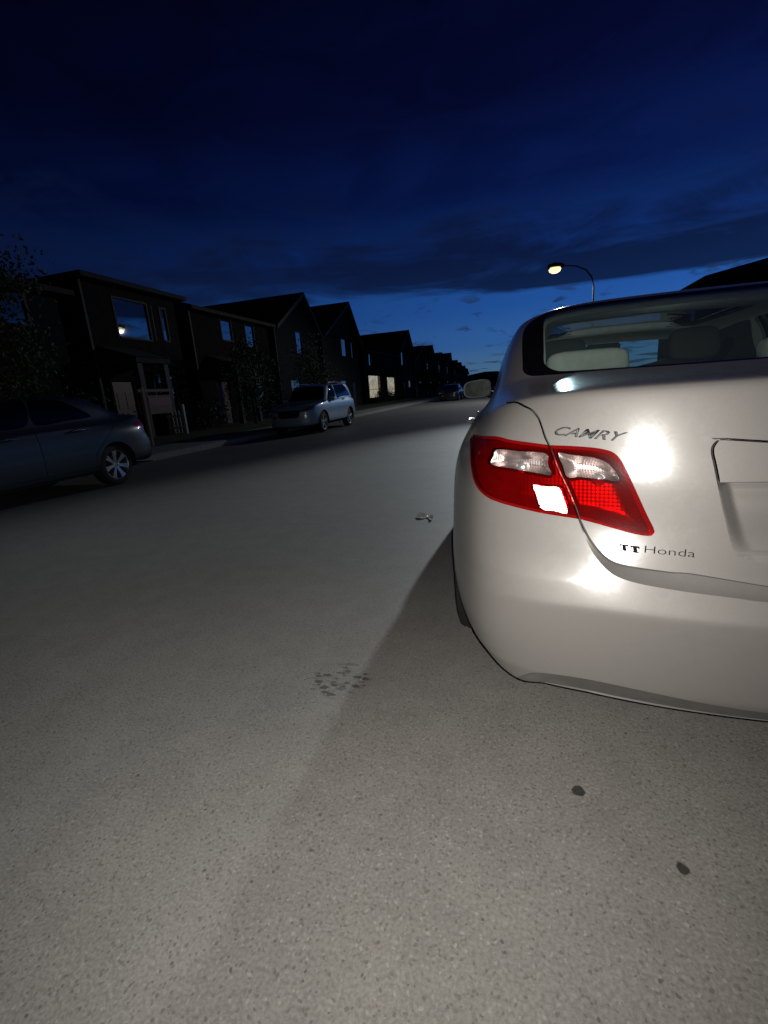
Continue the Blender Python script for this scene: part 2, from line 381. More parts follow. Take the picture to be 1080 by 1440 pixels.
        if mirror=='right':
            V2,F2,L2=mir(); return mesh(name,V2,F2,mat,parent,loopn=L2 if smooth else None)
        return mesh(name,V,F,mat,parent,loopn=LN if smooth else None)
def uvpoly(sf,L,closed=True,step=.03):
    q=sf.uv2st(np.array([a for a,b in L],float),np.array([b for a,b in L],float))
    return curve(q,step,closed)
def axispoly(sf,L,step=.03):
    q=sf.uv2st(np.array([a for a,b in L],float),np.array([b for a,b in L],float)); return curve(q,step)
def wheel(parent,x,y,z,r,w,side,M,spokes=7,twin=False):
    """side -1: outer face towards -x"""
    Mx=Matrix.Translation((x,y,z))@Matrix.Rotation(R(90)*side,4,'Y')
    rim_r=r*.70
    t=MB(); h=w/2
    prof=[(rim_r,-h*.9),(rim_r+.012,-h),(r*.86,-h*1.02),(r*.95,-h*.93),(r*.985,-h*.78)]
    for g in (-.5,-.17,.17,.5):
        prof+=[(r,h*(g-.13)),(r,h*(g+.13)),(r-.008,h*(g+.14)),(r-.008,h*(g+.19))]
    prof+=[(r*.985,h*.78),(r*.95,h*.93),(r*.86,h*1.02),(rim_r+.012,h),(rim_r,h*.9)]
    t.lathe(prof,48,Mx); wl=None
    wo=bpy.data.objects.new('wheel',None); wo.empty_display_size=.1; link(wo,parent)
    t.build('tyre',M['rubber'],wo,True,angle=25)
    b=MB(); b.lathe([(rim_r,-h*.8),(rim_r*.93,-h*.5),(rim_r*.93,h*.5),(rim_r*.97,h*.86),(rim_r+.006,h*.95),(rim_r+.004,h*.90)],48,Mx)
    n=spokes
    for k in range(n):
        a0=2*math.pi*k/n
        for da in ((-.10,.10) if twin else (0,)):
            a=a0+da; wd=.020 if twin else .032
            v=[]
            for rr,hh,ww in ((rim_r*.14,h*.62,wd*1.15),(rim_r*.6,h*.74,wd*.9),(rim_r*.97,h*.84,wd*1.25)):
                for sx,dz in ((-1,0),(-.6,.012),(.6,.012),(1,0),(.8,-.03),(-.8,-.03)):
                    v.append(Mx@Vector((rr*math.cos(a)-sx*ww*math.sin(a),rr*math.sin(a)+sx*ww*math.cos(a),hh+dz)))
            f=[]
            for i in range(2):
                for j in range(6): f.append((i*6+j,i*6+(j+1)%6,(i+1)*6+(j+1)%6,(i+1)*6+j))
            b.add(v,f)
    b.lathe([(0.001,h*.70),(rim_r*.12,h*.70),(rim_r*.18,h*.64),(rim_r*.2,h*.45)],24,Mx)
    for k in range(5):
        a=2*math.pi*(k+.5)/5; c=Mx@Vector((rim_r*.26*math.cos(a),rim_r*.26*math.sin(a),h*.55))
        b.lathe([(.001,.012),(.009,.010),(.010,0)],8,Matrix.Translation(c)@Matrix.Rotation(R(90)*side,4,'Y'))
    b.build('rim',M['rim'],wo,True,angle=30)
    d=MB(); d.lathe([(.001,h*.1),(rim_r*.72,h*.1),(rim_r*.72,-h*.05)],32,Mx)
    d.build('brake_disc',M['dark_metal'],wo,True,angle=30)
    return wo
# ------------------------------------------------------------------ the silver sedan close to the camera
def hero():
    sf=Surf(rows_sedan()); F={k:np.array(v,float) for k,v in FEAT.items()}
    root=thing('parked_car','pale beige metallic sedan parked close to the camera, red and clear tail lamp','car',CAR_LOC,CAR_ROT)
    Sx=sf.S[-1]; TV=lambda v: float(sf.uv2st([1],[v])[0,1]); SU=lambda u: float(sf.uv2st([u],[1])[0,0])
    gap=F['lidgap']; lid=np.concatenate([curve(gap),[(0,TV(13))],[(0,1.803)],curve(F['frit'])[::-1][:0],[(0.2,1.803),(.4,1.806),(.6,1.818),(.66,1.826)]])
    # lid outline: gap curve, symmetry line, then the lower edge of the window frame
    lid=np.concatenate([curve(gap),[(0,1.0),(0,1.803),(.2,1.802),(.4,1.806),(.58,1.816)]])
    lamp=curve(F['lamp'],.006,True)
    li=curve(F['lamp'],.006,True); dl_=np.roll(li,-1,0)-np.roll(li,1,0); dl_/=np.linalg.norm(dl_,axis=1,keepdims=True); nl=np.stack([-dl_[:,1],dl_[:,0]],1)
    if not inside(li,(li+nl*.003)[len(li)//3][None])[0]: nl=-nl
    lin=li+nl*.0105
    seam=F['bumper_seam']
    bumper=np.concatenate([[(0,0)],[(0,.700)],curve(gap)[::-1][:175],[(.5887,.86)],[(.75,.885)],curve(seam),[(1.47,.5),(1.47,0)]])
    gi=[i for i,q in enumerate(curve(gap)) if q[1]<.860 ]
    bumper=np.concatenate([[(0,0),(0,.700)],curve(gap)[gi][::-1],[(.62,.878),(.75,.90)],curve(seam),[(1.49,.5),(1.49,0)]])
    band=np.concatenate([curve(F['band']),curve(gap)[gi][::-1]])
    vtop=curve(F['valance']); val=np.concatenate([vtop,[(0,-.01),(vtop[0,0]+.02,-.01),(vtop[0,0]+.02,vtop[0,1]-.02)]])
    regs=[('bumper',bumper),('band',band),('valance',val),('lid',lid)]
    glow=curve(gap)[gi]; bl=curve(F['band'])
    def bdisp(q):
        d=np.zeros(len(q)); near=inside(band,q)|(np.minimum(segdist(q,bl),segdist(q,glow))<1e-5)
        k=near&(q[:,1]<.9)
        if k.any():
            a=segdist(q[k],bl); e=segdist(q[k],glow); w=a+e; d[k]=-.024*(a/np.maximum(w,1e-6))*sstep(w,.004,.032)
        k=q[:,1]<.45
        if k.any():
            qq=q[k]; a=segdist(qq,vtop); yy=np.interp(-qq[:,0],-vtop[:,0][::1],vtop[:,1]) if vtop[0,0]>vtop[-1,0] else np.interp(qq[:,0],vtop[:,0],vtop[:,1])
            m_=(qq[:,1]<yy)&(qq[:,0]<vtop[0,0]); fade=sstep(vtop[0,0]-qq[:,0],0,.10)
            d[k]+=np.where(m_,-(.012*sstep(a,0,.005)+.10*a)*fade,0)
        return d
    regs+=[('gap',strip(np.concatenate([gap[:-1],[(.004,.7005)]]),.0062))]
    rec=np.concatenate([curve(F['recess']),[(0,.9)]]); regs.append(('recess',rec))
    rl=curve(F['recess'][:10]); dd=np.gradient(rl,axis=0); dd/=np.linalg.norm(dd,axis=1,keepdims=True); nn_=np.stack([dd[:,1],-dd[:,0]],1)
    if nn_[0,1]>0: nn_=-nn_
    ri=np.concatenate([rl+nn_*.0028,[(0,(rl+nn_*.0028)[-1,1])]]); regs.append(('recess',ri))
    k_=[i for i in range(len(rl)) if rl[i,1]>1.026]; bar=np.concatenate([[(0,rl[0,1]-.0062)],(rl+nn_*.0062)[k_][1:],[((rl+nn_*.0062)[k_[-1],0]-.001,1.0195),(0,1.0195)]])
    regs.append(('bar',bar)); 
    regs+=[('rim',lamp),('lamp',lin),('clear',curve(F['clear_left'],.005,True)),('clear',curve(F['clear_right'],.005,True)),('retro',curve(F['retro'],.005,True)),
           ('gap',strip(gap[5:17],.0062)),('frit',np.concatenate([curve(F['frit']),[(0,2.0)]])),('glass',np.concatenate([curve(F['glass']),[(0,2.0)]]))]
    sw=[[(5.85,20.9),(5.95,22.3),(6.25,23.8),(6.6,24.3),(7.2,24.45),(7.84,24.45),(7.84,23),(7.84,20.7),(7,20.6),(6.1,20.6)],
        [(8.08,20.7),(8.08,23),(8.08,24.45),(8.9,24.4),(9.5,24.2),(9.9,23),(10.25,21.6),(10.35,20.8),(10.0,20.6),(9,20.6)]]
    regs+=[('sideglass',uvpoly(sf,L)) for L in sw]
    regs.append(('windscreen',np.concatenate([axispoly(sf,[(14,20.7),(13,20.7),(12,20.75),(11.55,20.9),(11.35,21.4),(11.35,23),(11.45,24),(11.7,24.35),(13,24.45),(14,24.45)]),[(Sx,2.2)]])))
    regs.append(('headlamp',uvpoly(sf,[(11.1,12.4),(11.6,11.2),(12.3,10.4),(12.75,10.2),(12.7,12.2),(12.2,13.2),(11.5,13.4)])))
    regs.append(('grille',np.concatenate([axispoly(sf,[(14,8.2),(13.4,8.2),(13.05,9.0),(13.0,11.8),(14,12.2)]),[(Sx,TV(10))]])))
    regs.append(('added_sunroof',np.array([(SU(6.5),TV(26.2)),(SU(9.05),TV(26.2)),(SU(9.05),sf.T[-1]),(SU(6.5),sf.T[-1])])))  # unseen roof panel, added so sky colour shows through the rear window
    for L in ([(7.96,3.4),(7.96,12),(7.96,20.3)],[(10.15,3.4),(10.1,12),(10.35,19),(10.6,20.4)],[(5.2,20.3),(5.5,16),(5.95,12.6),(6.55,9),(6.75,6),(6.78,3.4)],[(6.78,3.3),(8,3.2),(10.15,3.3)]):
        regs.append(('gap',strip(sf.uv2st([a for a,b in L],[b for a,b in L]),.0045)))
    regs+=[('arch',F['arch_rear']),('arch',F['arch_front'])]
    def step(S_,T_):
        if S_<.37 and .72<T_<1.11: return .006
        if .40<S_<1.05 and .72<T_<1.15: return .010
        if S_<.70 and (.60<T_<.75 or .12<T_<.30): return .008
        if S_<1.30: return .0135 if T_<2.0 else .028
        return .032 if S_<2.4 else .06
    pn=Panels(sf,regs,step)
    M=MAT; reg=pn.reg
    rline=curve(F['recess'])[2:]
    def disp(q):
        ins=inside(rec,q)
        d=np.zeros(len(q)); 
        if ins.any():
            qq=q[ins]; dl=segdist(qq,curve(F['recess'])[:])
            side=segdist(qq,curve(F['recess'][1:10]))
            d[ins]=-.050*sstep(side,.0,.034)*sstep(qq[:,1],.80,.97)-.010*sstep(side,0,.0025)*sstep(qq[:,1],.99,1.03)
        return d
    tn=TV(12.9)
    pn.emit('body_shell','body',M['paint'],root,mirror='both',skirt=.012)
    pn.emit('rear_bumper','bumper',M['paint'],root,mirror='both',skirt=.014)
    pn.emit('bumper_step','band',M['paint'],root,mirror='both',skirt=.008,disp=bdisp,own=True)
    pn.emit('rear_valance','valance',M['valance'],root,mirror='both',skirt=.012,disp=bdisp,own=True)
    lidm=pn.emit('trunk_lid','lid',M['paint'],root,mirror='both',skirt=.026,off=.003)
    pn.emit('plate_recess',(reg=='recess')|(reg=='bar'),M['paint'],lidm,mirror='both',skirt=.0,off=.003,disp=disp,own=True)
    pn.emit('plate_trim','bar',M['paint'],lidm,mirror='both',skirt=.045,off=.0035)
    fr=pn.emit('window_frame','frit',M['frit'],root,mirror='both',skirt=.006,off=.0015)
    pn.emit('rear_window','glass',M['autoglass'],root,mirror='both',skirt=0,off=.0008)
    pn.emit('side_window',(reg=='sideglass')&(pn.cen[:,0]<SU(7.95)),M['autoglass'],root,mirror='pair',skirt=.004,off=-.002)
    pn.emit('side_window',(reg=='sideglass')&(pn.cen[:,0]>SU(7.95)),M['autoglass'],root,mirror='pair',skirt=.004,off=-.002)
    pn.emit('windscreen','windscreen',M['autoglass'],root,mirror='both',skirt=.004,off=-.001)
    pn.emit('added_sunroof','added_sunroof',M['roofglass'],root,mirror='both',skirt=0,off=-.001)
    pn.emit('headlamp','headlamp',M['lens_clear'],root,mirror='pair',skirt=.02,off=.001)
    pn.emit('grille','grille',M['black_plastic'],root,mirror='both',skirt=.02,off=-.006)
    # tail lamps: outer lens, faceted reflector bowl, clear sections, retroreflector of corner cubes
    cl1,cl2=[np.vstack([k_,k_[:1]]) for k_ in (curve(F['clear_left'],.005,True),curve(F['clear_right'],.005,True))]
    lampall=(reg=='lamp')|(reg=='clear')|(reg=='retro')
    for sd in ('left','right'):
        mr=False if sd=='left' else 'right'
        ln=pn.emit('tail_lamp','lamp',M['lens_red'],root,mirror=mr,skirt=.012,off=.004)
        pn.emit('clear_lens','clear',M['lens_clear'],ln,mirror=mr,skirt=.004,off=.0045)
        pn.emit('lens_rim','rim',M['lens_rim'],ln,mirror=mr,skirt=.012,off=.0045)
        pn.emit('reflector_cover','retro',M['lens_glare'],ln,mirror=mr,skirt=.004,off=.004)
        pn.emit('reflector',(reg=='lamp')|(reg=='rim'),M['bowl_red'],ln,mirror=mr,skirt=0,disp=lambda q: -.008-.030*sstep(segdist(q,np.vstack([lamp,lamp[:1]])),0,.045),own=True)
        pn.emit('chrome_bowl',(reg=='clear'),M['bowl'],ln,mirror=mr,skirt=.01,disp=lambda q: -.008-.026*sstep(np.minimum(segdist(q,cl1),segdist(q,cl2)),0,.022),own=True)
        # corner cubes
        q=F['retro']; pol=curve(q,.005,True); cs=.0036; V=[];FF=[]
        lo,hi=pol.min(0),pol.max(0)
        ra=np.arange(lo[0],hi[0],cs*1.0); 
        a3=cs; hgt=a3*.75; rows_=int((hi[1]-lo[1])/(a3*.8660))+1
        for j in range(rows_):
            for i in range(int((hi[0]-lo[0])/a3)+1):
                for up in (0,1):
                    bx=lo[0]+i*a3+(j%2)*a3/2; by=lo[1]+j*a3*.8660
                    tri=[(bx,by),(bx+a3,by),(bx+a3/2,by+a3*.866)] if not up else [(bx+a3/2,by+a3*.866),(bx+a3,by),(bx+1.5*a3,by+a3*.866)]
                    tri=np.array(tri); ce=tri.mean(0)
                    if not inside(pol,ce[None])[0]: continue
                    p,nn=sf.at(np.concatenate([tri,ce[None]])); sg=np.array([1,1,1.]) if sd=='left' else np.array([-1,1,1.])
                    ax_=np.array([.16,.97,-.18]); ax_/=np.linalg.norm(ax_); nv0=nn[3]; nn=np.array([-ax_]*4); o1=np.array([0,0,1.])-ax_*(-.18/1.0); o1-=ax_*(o1@ax_); o1/=np.linalg.norm(o1); o2=np.cross(ax_,o1); sc_=.00208*1.15*(-1 if up else 1); p=np.array([p[3]+sc_*(o1*math.cos(t_)+o2*math.sin(t_)) for t_ in (0,2.0944,4.18879)]+[p[3]])-nv0*.006
                    nv=nn[3]; tp=p[:3]-nv*.006; L_=np.linalg.norm(tp[0]-tp[1]); apex=p[3]-nv*(.006+L_*.408)
                    k=len(V); V+=[x*sg for x in tp]+[apex*sg]; FF+=[(k,k+1,k+3),(k+1,k+2,k+3),(k+2,k,k+3)]
        mesh('retroreflector',V,FF,M['retro'],ln)
        # bulbs seen through the clear sections
        for (cs_,ct) in ((.745,1.058),(.553,1.022)):
            p,nn=sf.at(np.array([[cs_,ct]])); sg=1 if sd=='left' else -1
            b=MB(); z=Vector(nn[0]*[sg,1,1]); Mz=Matrix.Translation(Vector(p[0]*[sg,1,1])-z*.022)@z.to_track_quat('Z','Y').to_matrix().to_4x4()
            b.lathe([(.017,-.004),(.017,.002),(.0162,.007),(.0135,.012),(.009,.0158),(.0003,.0175)],20,Mz)
            b.build('bulb',M['bulb'],ln,True,angle=50)
    # inner shell: door cards, headliner and pillars seen through the glass; it also closes the gaps
    sol=(reg=='body')|(reg=='lid')|(reg=='gap')|(reg=='recess')|(reg=='bar')
    up=pn.cen[:,1]>TV(20.05)
    pn.emit('headliner',(sol|(reg=='frit'))&up,M['trim_beige'],root,mirror='both',skirt=0,off=-.028)
    pn.emit('inner_shell',(sol|((reg=='bumper')&(pn.cen[:,1]>.45))|(reg=='frit'))&~up&(reg!='recess')&(reg!='bar'),M['gap_grey'],root,mirror='both',skirt=0,off=-.020)
    # floor pan, parcel shelf, arch liners
    b=MB(); b.box((-.66,.45,.285),(.66,4.4,.300)); b.build('floor_pan',M['dark_plastic'],root)
    b=MB(); b.box((-.66,.70,1.085),(.66,1.10,1.10)); b.build('parcel_shelf',M['shelf'],root,bevel=.006)
    for yc in (1.09,3.865):
        for sx in (-1,1):
            b=MB(); Mx=Matrix.Translation((sx*.60,yc,.335))@Matrix.Rotation(R(90)*sx,4,'Y')
            b.lathe([(.01,-.02),(.375,-.02),(.375,.325)],40,Mx); b.f=[f for f in b.f if sum(b.v[i][2] for i in f)/len(f)>.25]; b.build('arch_liner',M['dark_plastic'],root,True)
            wheel(root,sx*.850,yc,.328,.328,.222,sx,M,7)
    b=MB(); b.tube([(.46,.55,.27),(.46,.24,.27),(.46,.16,.268)],.030,16); b.build('exhaust_pipe',M['dark_metal'],root,True)
    # seats
    def pad(name,mat,c,sz,rot=0,par=None,n=3,p=4.0):
        """soft cushion: a superellipsoid"""
        V=[];FF=[];nu,nv=24,14
        for j in range(nv+1):
            ph=-math.pi/2+math.pi*j/nv
            for i in range(nu):
                th=2*math.pi*i/nu; g=lambda t,e: math.copysign(abs(t)**e,t); e=2/p
                q=Vector((g(math.cos(ph),e)*g(math.cos(th),e)*sz[0]/2,g(math.cos(ph),e)*g(math.sin(th),e)*sz[1]/2,g(math.sin(ph),e)*sz[2]/2))
                q=Matrix.Rotation(rot,3,'X')@q; V.append(q+Vector(c))
        for j in range(nv):
            for i in range(nu): FF.append((j*nu+i,j*nu+(i+1)%nu,(j+1)*nu+(i+1)%nu,(j+1)*nu+i))
        return mesh(name,V,FF,mat,par or root,smooth=True)
    rs=pad('rear_seat',M['cloth'],(0,1.36,.78),(1.30,.20,.72),R(-18))
    pad('seat_cushion',M['cloth'],(0,1.72,.47),(1.30,.60,.22),0,rs)
    for x in (-.405,.405): pad('head_restraint',M['cloth'],(x,1.20,1.155),(.33,.12,.155),R(-12),rs,p=5)
    for x in (-.37,.37):
        fs=pad('front_seat',M['cloth_dark'],(x,2.42,.86),(.50,.16,.70),R(-18))
        pad('seat_cushion',M['cloth_dark'],(x,2.72,.50),(.50,.52,.18),0,fs)
        pad('head_restraint',M['cloth_dark'],(x,2.27,1.27),(.27,.10,.19),R(-12),fs)
        for s_ in (-.06,.06): b=MB(); b.tube([(x+s_,2.33,1.10),(x+s_,2.28,1.25)],.006,8); b.build('head_restraint_post',M['dark_metal'],fs,True)
    b=MB(); b.box((-.72,3.10,.80),(.72,3.45,.985)); b.build('dashboard',M['dark_plastic'],root,bevel=.03)
    # steering wheel
    b=MB(); Ms=Matrix.Translation((-.37,2.98,.93))@Matrix.Rotation(R(65),4,'X'); pts=[Ms@Vector((.185*math.cos(a),.185*math.sin(a),0)) for a in np.linspace(0,2*math.pi,33)]
    b.tube(pts,.014,8,False); b.box((-.40,2.96,.86),(-.34,3.2,.95)); b.tube([Ms@Vector((-.18,0,0)),Ms@Vector((.18,0,0))],.018,8); b.build('steering_wheel',M['dark_plastic'],root,True)
    b=MB(); b.box((-.12,2.955,1.30),(.12,2.985,1.36)); b.build('rear_view_mirror',M['dark_plastic'],root,bevel=.01)
    # centre high brake lamp on the shelf
    b=MB(); b.box((-.13,.72,1.102),(.13,.80,1.135)); b.build('brake_lamp',M['black_plastic'],root,bevel=.006)
    # pale papers lying on the parcel shelf
    b=MB(); b.box((.12,.84,1.102),(.52,1.00,1.128)); b.box((.14,.85,1.130),(.50,.99,1.146)); b.build('shelf_speaker',M['paper'],root,bevel=.004)
    # door mirrors
    for sx in (-1,1):
        V=[];FF=[];nu,nv=28,12; cx,cy,cz=sx*.945,3.06,1.098
        for j in range(nv+1):
            t=j/nv; rr=math.sin(t*math.pi/2)**.45 if j else .0
            for i in range(nu):
                th=2*math.pi*i/nu; g=lambda q,e: math.copysign(abs(q)**e,q)
                xx=g(math.cos(th),.55)*.112*rr; zz=g(math.sin(th),.60)*.070*rr
                if zz>0: xx*=1; 
                zz+=-.010*(-sx*xx)/.11*0+ (.010*(sx*-xx)/.112 if zz>0 else 0)
                V.append((cx+xx,cy+.10-.13*t,cz+zz))
        for j in range(nv):
            for i in range(nu): FF.append((j*nu+i,(j+1)*nu+i,(j+1)*nu+(i+1)%nu,j*nu+(i+1)%nu))
        mo=mesh('door_mirror',V,FF,M['paint'],root,smooth=True)
        V2=[];
        for rr,dy in ((1.0,-.0305),(.93,-.033),(.915,-.027)):
            for i in range(nu):
                q=Vector(V[nv*nu+i]); V2.append((cx+(q.x-cx)*rr,cy+dy+(.0 if dy<-.03 else (q.x-cx)*-sx*-.10),cz+(q.z-cz)*rr))
        FF=[(j*nu+i,(j+1)*nu+i,(j+1)*nu+(i+1)%nu,j*nu+(i+1)%nu) for j in range(2) for i in range(nu)]
        mesh('mirror_rim',V2,FF,M['mirror_rim'],mo,smooth=True)
        mesh('mirror_glass',V2[2*nu:],[tuple(range(nu))],M['mirror'],mo)
        b=MB(); b.tube([(sx*.80,3.08,1.03),(sx*.86,3.09,1.05),(sx*.90,3.09,1.06)],[.035,.03,.03],12); b.build('mirror_arm',M['black_plastic'],mo,True)
        for yy in (1.62,2.62):
            p,nn=sf.at(sf.uv2st([6.85 if yy<2 else 8.25],[13.2])); p=p[0]*[-sx,1,1]; nn=nn[0]*[-sx,1,1]
            q=Vector(p); e=Vector(nn)
            b=MB(); b.tube([q+e*.004,q+e*.034+Vector((0,.02,0)),q+e*.038+Vector((0,.10,0)),q+e*.034+Vector((0,.18,0)),q+e*.004+Vector((0,.20,0))],[.012,.011,.010,.011,.012],10)
            b.build('door_handle',M['paint'],root,True)
    # roof aerial
    b=MB(); b.tube([(0,1.62,1.47),(0,1.52,1.50),(0,1.38,1.535)],[.016,.009,.004],10)
    # lettering
    def letters(body,frame,off,mat,name,ext=.002,bev=0,shapes=None,par=lidm,width=1.0):
        A,B,Cc=[np.array(q) for q in frame]
        if shapes is None:
            cu=bpy.data.curves.new('t','FONT'); cu.body=body; cu.extrude=.0; cu.resolution_u=4
            to=bpy.data.objects.new('t',cu); C.objects.link(to)
            if bev: cu.offset=bev
            dg=bpy.context.evaluated_depsgraph_get(); dg.update(); me=bpy.data.meshes.new_from_object(to.evaluated_get(dg))
            bm=bmesh.new(); bm.from_mesh(me); bpy.data.objects.remove(to); bpy.data.meshes.remove(me)
        else:
            bm=bmesh.new()
            for pl in shapes:
                try: bm.faces.new([bm.verts.new((x,y,0)) for x,y in pl])
                except ValueError: pass
        bmesh.ops.subdivide_edges(bm,edges=[e for e in bm.edges if e.calc_length()>.25],cuts=2)
        xs=[v.co.x for v in bm.verts]; ys=[v.co.y for v in bm.verts]; x0,x1=min(xs),max(xs); y1=frame_h or max(ys)
        bmesh.ops.triangulate(bm,faces=bm.faces[:])
        r=bmesh.ops.extrude_face_region(bm,geom=bm.faces[:]); top=[v for v in r['geom'] if isinstance(v,bmesh.types.BMVert)]
        tops=set(top)
        bm.verts.ensure_lookup_table()
        co=np.array([(v.co.x,v.co.y) for v in bm.verts]); st=A+((co[:,:1]-x0)/(x1-x0))*(B-A)+(co[:,1:]/y1)*(Cc-A)
        p,nn=sf.at(st)
        for v,pp,n_ in zip(bm.verts,p,nn): v.co=Vector(pp+n_*(.0050+(ext if v in tops else 0)))
        bmesh.ops.recalc_face_normals(bm,faces=bm.faces[:])
        me=bpy.data.meshes.new(name); bm.to_mesh(me); bm.free(); me.materials.append(mat)
        return link(bpy.data.objects.new(name,me),par)
    frame_h=None
    letters('CAMRY',F['text_model'],0,M['badge'],'model_badge',.0026,.012)
    Tsh=lambda x,w,h,y=0: [[(0,1),(0,.58),(.10,.58),(.16,.76),(.29,.76),(.29,.16),(.14,.13),(.14,0),(.86,0),(.86,.13),(.71,.16),(.71,.76),(.84,.76),(.90,.58),(1,.58),(1,1)]]
    frame_h=1.0
    fA,fB,fC=F['text_initials']
    for x0_,x1_ in ((0,.46),(.54,1.0)):
        a=fA+(fB-fA)*x0_; letters('',[a,fA+(fB-fA)*x1_,a+(fC-fA)],0,M['decal'],'dealer_initial',.0004,shapes=Tsh(0,1,1))
    frame_h=None
    a=fA+(fB-fA)*.43; letters('&',[a,fA+(fB-fA)*.58,a+(fC-fA)*.42],0,M['decal'],'dealer_ampersand',.0004)
    letters('Honda',F['text_dealer'],0,M['decal'],'dealer_decal',.0004,-.012)
    return root
# ------------------------------------------------------------------ cars across the road
def rows_suv():
    global R11,R14,R17
    keep=(R11,R14,R17)
    zm=lambda z: z*1.10+.055
    R11_=[(x*.985,y*.94,zm(z)+.02) for x,y,z in R11]
    for i,y in enumerate([.07,.075,.11,.20,.42]): R11_[i]=(R11_[i][0],y,1.07)
    for i,z in ((12,.93),(13,.92),(14,.915),(11,.96),(10,1.0)): R11_[i]=(*R11_[i][:2],z)
    R14_=[(x*1.03,y*.94-.02,z+.06) for x,y,z in R14]
    for i in range(9,15): R14_[i]=(R14_[i][0],R14_[i][1]-.28-.03*(i>11),R14_[i][2]-.015)
    for i,(x,y) in enumerate([(0,.10),(-.36,.105),(-.60,.14),(-.765,.24),(-.815,.44),(-.83,.74)]): R14_[i]=(x,y,1.13)
    R17_=[(x*1.03,y*.94,z+.205) for x,y,z in R17]
    for i,(x,y) in enumerate([(0,.36),(-.34,.365),(-.54,.40),(-.65,.52),(-.685,.78),(-.69,1.1)]): R17_[i]=(x,y,1.60+.012*i)
    R11,R14,R17=R11_,R14_,R17_
    rows=rows_sedan(); R11,R14,R17=keep
    rows[14]=.3*rows[13]*[1,.94,1.1]+.7*np.array(R11_)
    rows[:14,:,1]*=.94; rows[:14,:,2]=zm(rows[:14,:,2])-.02
    top=rows[-3:]; 
    top[0,:,1]=[min(max(y,.55),2.5) for y in R17_and(R17_,0)]
    top[1,:,1]=[min(max(y,.80),2.4) for y in R17_and(R17_,0)]
    top[2,:,1]=[min(max(y,1.1),2.2) for y in R17_and(R17_,0)]
    rows[-3,:,2]=np.array([q[2] for q in R17_])+.022; rows[-2,:,2]=rows[-3,:,2]*.3+1.68*.7; rows[-1,:,2]=1.69
    return rows
def R17_and(Rr,_): return [q[1] for q in Rr]
def far_car(name,label,rows,scale,paint,loc,rz,L,wheel_r,spokes,twin,rear_lamp,group=None,suv=False):
    rows=rows*np.array(scale); sf=Surf(rows); M=MAT; Sx=sf.S[-1]
    root=thing(name,label,'car',loc,rz,group)
    TV=lambda v: float(sf.uv2st([1],[v])[0,1])
    regs=[]
    regs.append(('lamp',uvpoly(sf,rear_lamp)))
    ub=4.2 if suv else 5.85
    sw=[[(ub,21.0),(ub+.2,22.5),(ub+.6,24.0),(ub+1,24.4),(7.2,24.5),(7.84,24.5),(7.84,20.6),(7,20.55),(ub+.5,20.6)],
        [(8.06,20.6),(8.06,24.5),(8.9,24.45),(9.5,24.2),(9.9,23),(10.25,21.6),(10.35,20.8),(10.0,20.6),(9,20.55)]]
    regs+=[('sideglass',uvpoly(sf,Lp)) for Lp in sw]
    regs.append(('windscreen',np.concatenate([axispoly(sf,[(14,20.7),(13,20.7),(12,20.75),(11.5,20.9),(11.3,21.4),(11.3,23),(11.4,24),(11.7,24.35),(13,24.5),(14,24.5)]),[(Sx,TV(22))]])))
    regs.append(('rear_window',np.concatenate([axispoly(sf,[(0,20.8),(1,20.8),(2.2,20.9),(2.7,21.4),(2.6,23.6),(2.2,24.3),(1,24.5),(0,24.5)]),[(0,TV(22))]])))
    regs.append(('headlamp',uvpoly(sf,[(11.3,12.0),(11.8,11.0),(12.4,10.3),(12.85,10.3),(12.8,11.9),(12.3,12.9),(11.6,13.2)])))
    regs.append(('foglamp',uvpoly(sf,[(12.35,5.3),(12.6,5.0),(12.8,5.4),(12.75,6.3),(12.5,6.6),(12.35,6.2)])))
    regs.append(('grille',np.concatenate([axispoly(sf,[(14,5.4),(13.2,5.4),(12.95,7),(12.9,11.6),(13.2,12.2),(14,12.4)]),[(Sx,TV(10))]])))  # grille drawn oversized; its black stands in for shade on the nose
    for Lp in ([(7.96,3.6),(7.96,12),(7.96,20.3)],[(10.15,3.6),(10.1,12),(10.35,19),(10.6,20.4)],[(5.2,20.3),(5.5,16),(5.95,12.6),(6.55,9),(6.75,6),(6.78,3.6)],[(6.78,3.4),(8,3.3),(10.15,3.4)]):
        regs.append(('gap',strip(sf.uv2st([a for a,b in Lp],[b for a,b in Lp]),.008)))
    gu,gv=np.meshgrid(np.linspace(3.6,12.2,600),np.linspace(0,13,180)); GP,_=sf.ev(gu.ravel(),gv.ravel()); gst=sf.uv2st(gu.ravel(),gv.ravel())
    wy=(1.09*L/4.81,3.865*L/4.81-(.05 if suv else 0)); ra=wheel_r*1.12
    for yc in wy:
        q=[]
        for a in np.linspace(-10,190,27):
            k=np.argmin((GP[:,1]-yc-ra*math.cos(R(a)))**2+(GP[:,2]-wheel_r-ra*math.sin(R(a)))**2); q.append(gst[k])
        q=[(q[0][0],-.2)]+[tuple(z) for z in q]+[(q[-1][0],-.2)]; regs.append(('arch',np.array(q)))
    pn=Panels(sf,regs,lambda a,b:.05); reg=pn.reg
    pn.emit('body_shell','body',paint,root,mirror='both',skirt=.012)
    pn.emit('tail_lamp','lamp',M['lens_solid_red'],root,mirror='pair',skirt=.006,off=.003)
    pn.emit('side_window',(reg=='sideglass')&(pn.cen[:,0]<float(sf.uv2st([7.95],[5])[0,0])),M['darkglass'],root,mirror='pair',skirt=0,off=-.003)
    pn.emit('side_window',(reg=='sideglass')&(pn.cen[:,0]>float(sf.uv2st([7.95],[5])[0,0])),M['darkglass'],root,mirror='pair',skirt=0,off=-.003)
